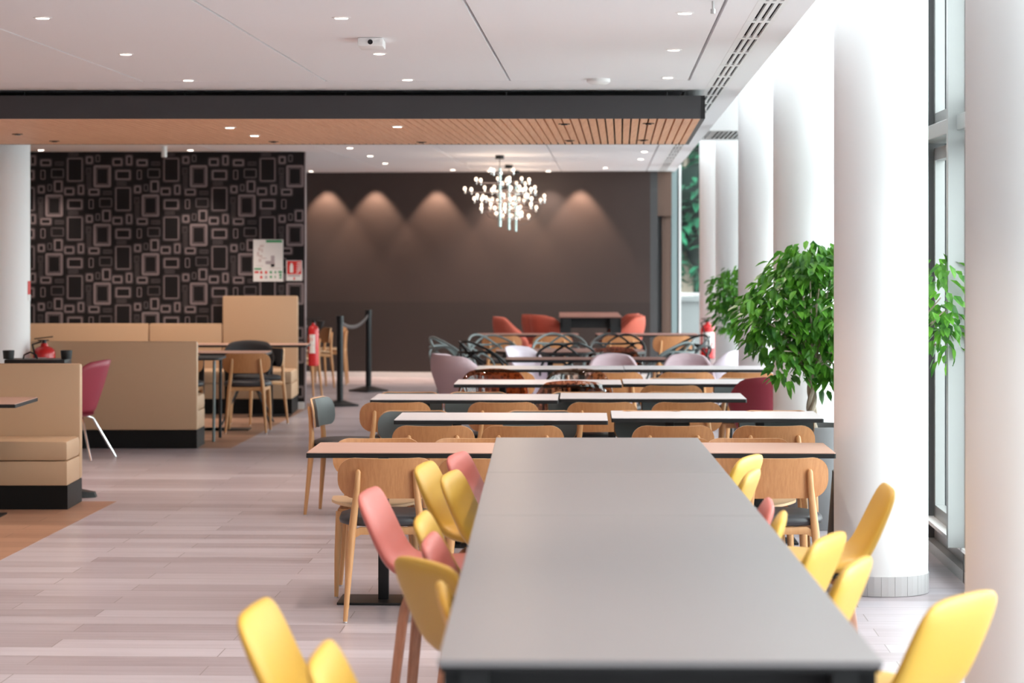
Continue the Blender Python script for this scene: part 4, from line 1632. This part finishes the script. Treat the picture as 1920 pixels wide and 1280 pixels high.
# ------------------------------------------------------------------ barrier posts and belt
def post_build():
    t = thing('barrier_post', 'x', 'barrier')
    m = MB()
    m.cyl((0, 0, 0.05), 0.036, 0.93, 'black', 24)
    m.build('post', t)
    m = MB()
    m.cyl((0, 0, 0.925), 0.041, 0.075, 'black', 24)
    m.build('belt_head', t)
    m = MB()
    m.prism(stadium(0.36, 0.36, 0.03, 3), lambda u, v: (u, v, 0.002), lambda u, v: (u, v, 0.02), 'black')
    m.prism(stadium(0.34, 0.34, 0.03, 3), lambda u, v: (u, v, 0.02), lambda u, v: (u * 0.25, v * 0.25, 0.062), 'black')
    m.build('base', t)
    return t


BP = Proto(post_build)
p1, p2 = P(637.5, 26.9), P(691, 29.7)
BP.put(p1, 0.3, 'nearer black barrier post beside the end of the patterned wall', 'black barrier posts')
BP.put(p2, 0.8, 'farther black barrier post in front of the dark wall', 'black barrier posts')
m = MB()
dv2 = (p2 - p1)
nb = 12
for i in range(nb):
    k0, k1 = i / nb, (i + 1) / nb
    k0 = 0.016 + k0 * 0.968
    k1 = 0.016 + k1 * 0.968
    sg = lambda k: 0.96 - 0.10 * 4 * k * (1 - k)
    a0, a1 = p1 + dv2 * k0, p1 + dv2 * k1
    V = [m.bm.verts.new((a0.x, a0.y, sg(k0))), m.bm.verts.new((a1.x, a1.y, sg(k1))), m.bm.verts.new((a1.x, a1.y, sg(k1) - 0.045)), m.bm.verts.new((a0.x, a0.y, sg(k0) - 0.045))]
    m._set([m.bm.faces.new(V)], 'beltgrey')
bmesh.ops.remove_doubles(m.bm, verts=m.bm.verts[:], dist=0.0005)
o = m.build('barrier_belt', solid=0.002)
o['label'] = 'grey belt sagging between the two black barrier posts'
o['category'] = 'barrier belt'

# ------------------------------------------------------------------ black service trolley behind the nearest bench
t = thing('service_trolley', 'black service trolley with two cup holders behind the nearest bench', 'trolley', (-3.305, 16.86, 0))
m = MB(); m.box((-0.21, -0.13, 0.915), (0.21, 0.13, 0.962), 'black', 0.008); m.build('tray', t)
for px in (-0.197, 0.205):
    m = MB(); m.lathe([(0.036, 0.0), (0.041, 0.055), (0.041, 0.06), (0.037, 0.06), (0.034, 0.01)], (px, -0.04, 0.9625), 'black', 20); m.build('cup_holder', t)
m = MB(); m.tube([(-0.10, -0.02, 0.96), (-0.092, -0.02, 0.99), (-0.05, -0.02, 1.01), (-0.01, -0.02, 0.99), (0.0, -0.02, 0.96)], 0.006, 'black', 8); m.build('handle', t)
for sx in (-0.15, 0.15):
    m = MB(); m.tube([(sx, 0, 0.90), (sx, 0, 0.05)], 0.018, 'black', 10); m.build('post', t)
m = MB()
m.prism([(-0.42, -0.13), (0.26, -0.13), (0.41, -0.05), (0.41, 0.02), (0.26, 0.10), (-0.42, 0.10)], lambda u, v: (u, v, 0.003), lambda u, v: (u * 0.97, v * 0.9, 0.035 + (0.02 if u < .3 else 0)), 'black')
m.build('base', t)

# ------------------------------------------------------------------ ficus trees
def leafcloud(mb, blobs, n, size, rnd, matn='leaf', droop=0.7, clip=None):
    tot = sum(b[3] for b in blobs)
    made = 0
    guard = 0
    while made < n and guard < n * 6:
        guard += 1
        k = rnd.random() * tot
        for b in blobs:
            k -= b[3]
            if k <= 0:
                break
        (cx, cy, cz), (rx, ry, rz_) = b[0], b[1]
        th, ph = rnd.uniform(0, 2 * PI), math.acos(rnd.uniform(-1, 1))
        rr = rnd.uniform(0.35, 1.0) ** 0.5
        dx, dy, dz = math.sin(ph) * math.cos(th), math.sin(ph) * math.sin(th), math.cos(ph)
        p = Vector((cx + dx * rx * rr, cy + dy * ry * rr, cz + dz * rz_ * rr))
        if clip and not clip(p):
            continue
        # leaf heading: outward and drooping
        h = Vector((dx + rnd.uniform(-.6, .6), dy + rnd.uniform(-.6, .6), -droop + rnd.uniform(-.5, .5))).normalized()
        side = h.cross(Vector((rnd.uniform(-.4, .4), rnd.uniform(-.4, .4), 1))).normalized()
        up = side.cross(h)
        L_ = size * rnd.uniform(0.7, 1.2)
        W_ = L_ * 0.25
        pts = [p, p + h * L_ * 0.3 + side * W_ + up * W_ * 0.35, p + h * L_ * 0.68 + side * W_ * 0.8 + up * W_ * 0.25 - Vector((0, 0, L_ * .04)),
               p + h * L_ - Vector((0, 0, L_ * .12)),
               p + h * L_ * 0.68 - side * W_ * 0.8 + up * W_ * 0.25 - Vector((0, 0, L_ * .04)), p + h * L_ * 0.3 - side * W_ + up * W_ * 0.35,
               p + h * L_ * 0.5 - Vector((0, 0, L_ * .02))]
        V = [mb.bm.verts.new(q) for q in pts]
        fs = [mb.bm.faces.new((V[0], V[1], V[6], V[5])), mb.bm.faces.new((V[1], V[2], V[6])), mb.bm.faces.new((V[2], V[3], V[6])), mb.bm.faces.new((V[3], V[4], V[6])), mb.bm.faces.new((V[4], V[5], V[6]))]
        mb._set(fs, matn)
        made += 1


def build_plain(mb, name, parent):
    me = bpy.data.meshes.new(name)
    mb.bm.to_mesh(me)
    mb.bm.free()
    for mm in mb.mats:
        me.materials.append(M[mm])
    o = bpy.data.objects.new(name, me)
    C.objects.link(o)
    o.parent = parent
    return o


def ficus(label, base, potm, pr, pr2, ph, trunk_top, blobs, n, seed, size=0.078, lean=(0, 0), clip=None):
    rnd = random.Random(seed)
    t = thing('potted_ficus', label, 'potted tree', base)
    m = MB()
    m.lathe([(pr2, 0.002), (pr2 * 1.01, 0.02), (pr, ph - 0.02), (pr, ph), (pr - 0.02, ph), (pr - 0.03, ph - 0.05)], m=potm, n=36)
    m.build('pot', t)
    m = MB()
    m.cyl((0, 0, ph - 0.06), pr - 0.035, 0.03, 'soil', 24)
    m.build('soil', t)
    m = MB()
    for q in range(3):
        pts = []
        for i in range(14):
            k = i / 13
            a_ = 2 * PI * q / 3 + k * 7.5
            rr = 0.022 * (1 - 0.4 * k)
            pts.append((lean[0] * k + rr * math.cos(a_), lean[1] * k + rr * math.sin(a_), ph - 0.04 + (trunk_top - ph + 0.04) * k))
        m.tube(pts, [0.019 - 0.006 * i / 13 for i in range(14)], 'bark', 8)
    for b in blobs:
        for q in range(4):
            a_ = rnd.uniform(0, 2 * PI)
            e = Vector(b[0]) + Vector((b[1][0] * 0.6 * math.cos(a_), b[1][1] * 0.6 * math.sin(a_), rnd.uniform(-.4, .6) * b[1][2]))
            s0 = Vector((lean[0], lean[1], trunk_top - 0.02))
            mid = (s0 + e) / 2 + Vector((0, 0, 0.06))
            m.tube([s0, mid, e], [0.010, 0.006, 0.003], 'bark', 6)
    m.build('trunk', t)
    m = MB()
    bl = [(Vector(b[0]), b[1], 0, b[2]) for b in blobs]
    leafcloud(m, [(b[0], b[1], 0, b[3]) for b in bl], n, size, rnd, clip=clip)
    build_plain(m, 'foliage', t)
    return t


# tree 1: trunk visible left of the thick column
b1 = P(1522, 15.0)
ficus('leafy potted ficus in a grey pot left of the thick column', b1, 'potgrey', 0.27, 0.20, 0.634, 0.98,
      [((-0.02, 0, 1.42), (0.34, 0.30, 0.34), 3.4), ((-0.26, -0.05, 1.30), (0.22, 0.2, 0.26), 2.0), ((0.10, 0, 1.15), (0.24, 0.24, 0.25), 1.8), ((0.02, 0, 1.62), (0.24, 0.2, 0.17), 1.2), ((-0.16, -0.1, 1.02), (0.14, 0.15, 0.14), 0.5), ((0.12, 0.0, 1.0), (0.14, 0.15, 0.16), 0.6), ((0.2, 0.1, 1.4), (0.3, 0.25, 0.35), 1.6)],
      1900, 5, 0.085)
# tree 2: behind the thick column, leaves show on its right
b2 = Vector((1.955, 12.98, 0))
ficus('potted ficus in a black pot behind the thick column, leaves showing at its right', b2, 'black', 0.235, 0.27, 0.53, 0.95,
      [((0.02, 0.05, 1.42), (0.26, 0.22, 0.30), 1.6), ((0.26, -0.50, 1.46), (0.16, 0.26, 0.24), 1.3), ((0.28, -0.46, 1.28), (0.13, 0.22, 0.16), 0.6)],
      430, 9, 0.082, clip=lambda p: (p.x + 1.955 - 1.857) ** 2 + (p.y + 12.98 - 12.2) ** 2 > 0.075)
b3 = P(1415, 23.0)
ficus('smaller looking potted ficus far back behind the slim column', b3, 'potgrey', 0.27, 0.2, 0.6, 0.98,
      [((-0.12, 0, 1.36), (0.33, 0.26, 0.24), 2.5), ((-0.2, 0, 1.15), (0.22, 0.2, 0.24), 1.2), ((0.1, 0, 1.3), (0.3, 0.25, 0.3), 1.5)],
      1000, 12, 0.085)

# outdoor trees behind the end window
for i, (x, y, h, r, lab) in enumerate(((2.9, 40.5, 4.6, 1.7, 'dense green outdoor tree seen through the end window, nearest'), (4.9, 44.0, 5.6, 2.2, 'taller outdoor tree farther right beyond the end window'), (2.6, 47, 6.0, 2.3, 'dark outdoor tree deepest behind the end window'))):
    t = thing('garden_tree', lab, 'tree', (x, y, -0.12))
    m = MB()
    m.tube([(0, 0, 0), (0.05, 0, h * 0.5), (0, 0, h * 0.8)], [0.14, 0.10, 0.05], 'bark', 10)
    m.build('trunk', t)
    m = MB()
    rnd = random.Random(20 + i)
    bl = []
    for q in range(22):
        a_ = rnd.uniform(0, 2 * PI)
        bl.append((Vector((r * 0.6 * math.cos(a_), r * 0.5 * math.sin(a_), rnd.uniform(1.1, h))), (r * 0.5, r * 0.5, 0.6), 0, 1))
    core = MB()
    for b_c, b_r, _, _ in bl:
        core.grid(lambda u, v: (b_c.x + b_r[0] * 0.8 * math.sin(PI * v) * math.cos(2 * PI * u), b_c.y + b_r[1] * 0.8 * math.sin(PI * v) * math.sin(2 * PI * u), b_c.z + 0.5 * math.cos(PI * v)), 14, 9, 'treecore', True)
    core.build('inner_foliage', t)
    leafcloud(m, bl, 5200, 0.24, rnd, 'treeleaf', 0.3)
    build_plain(m, 'foliage', t)
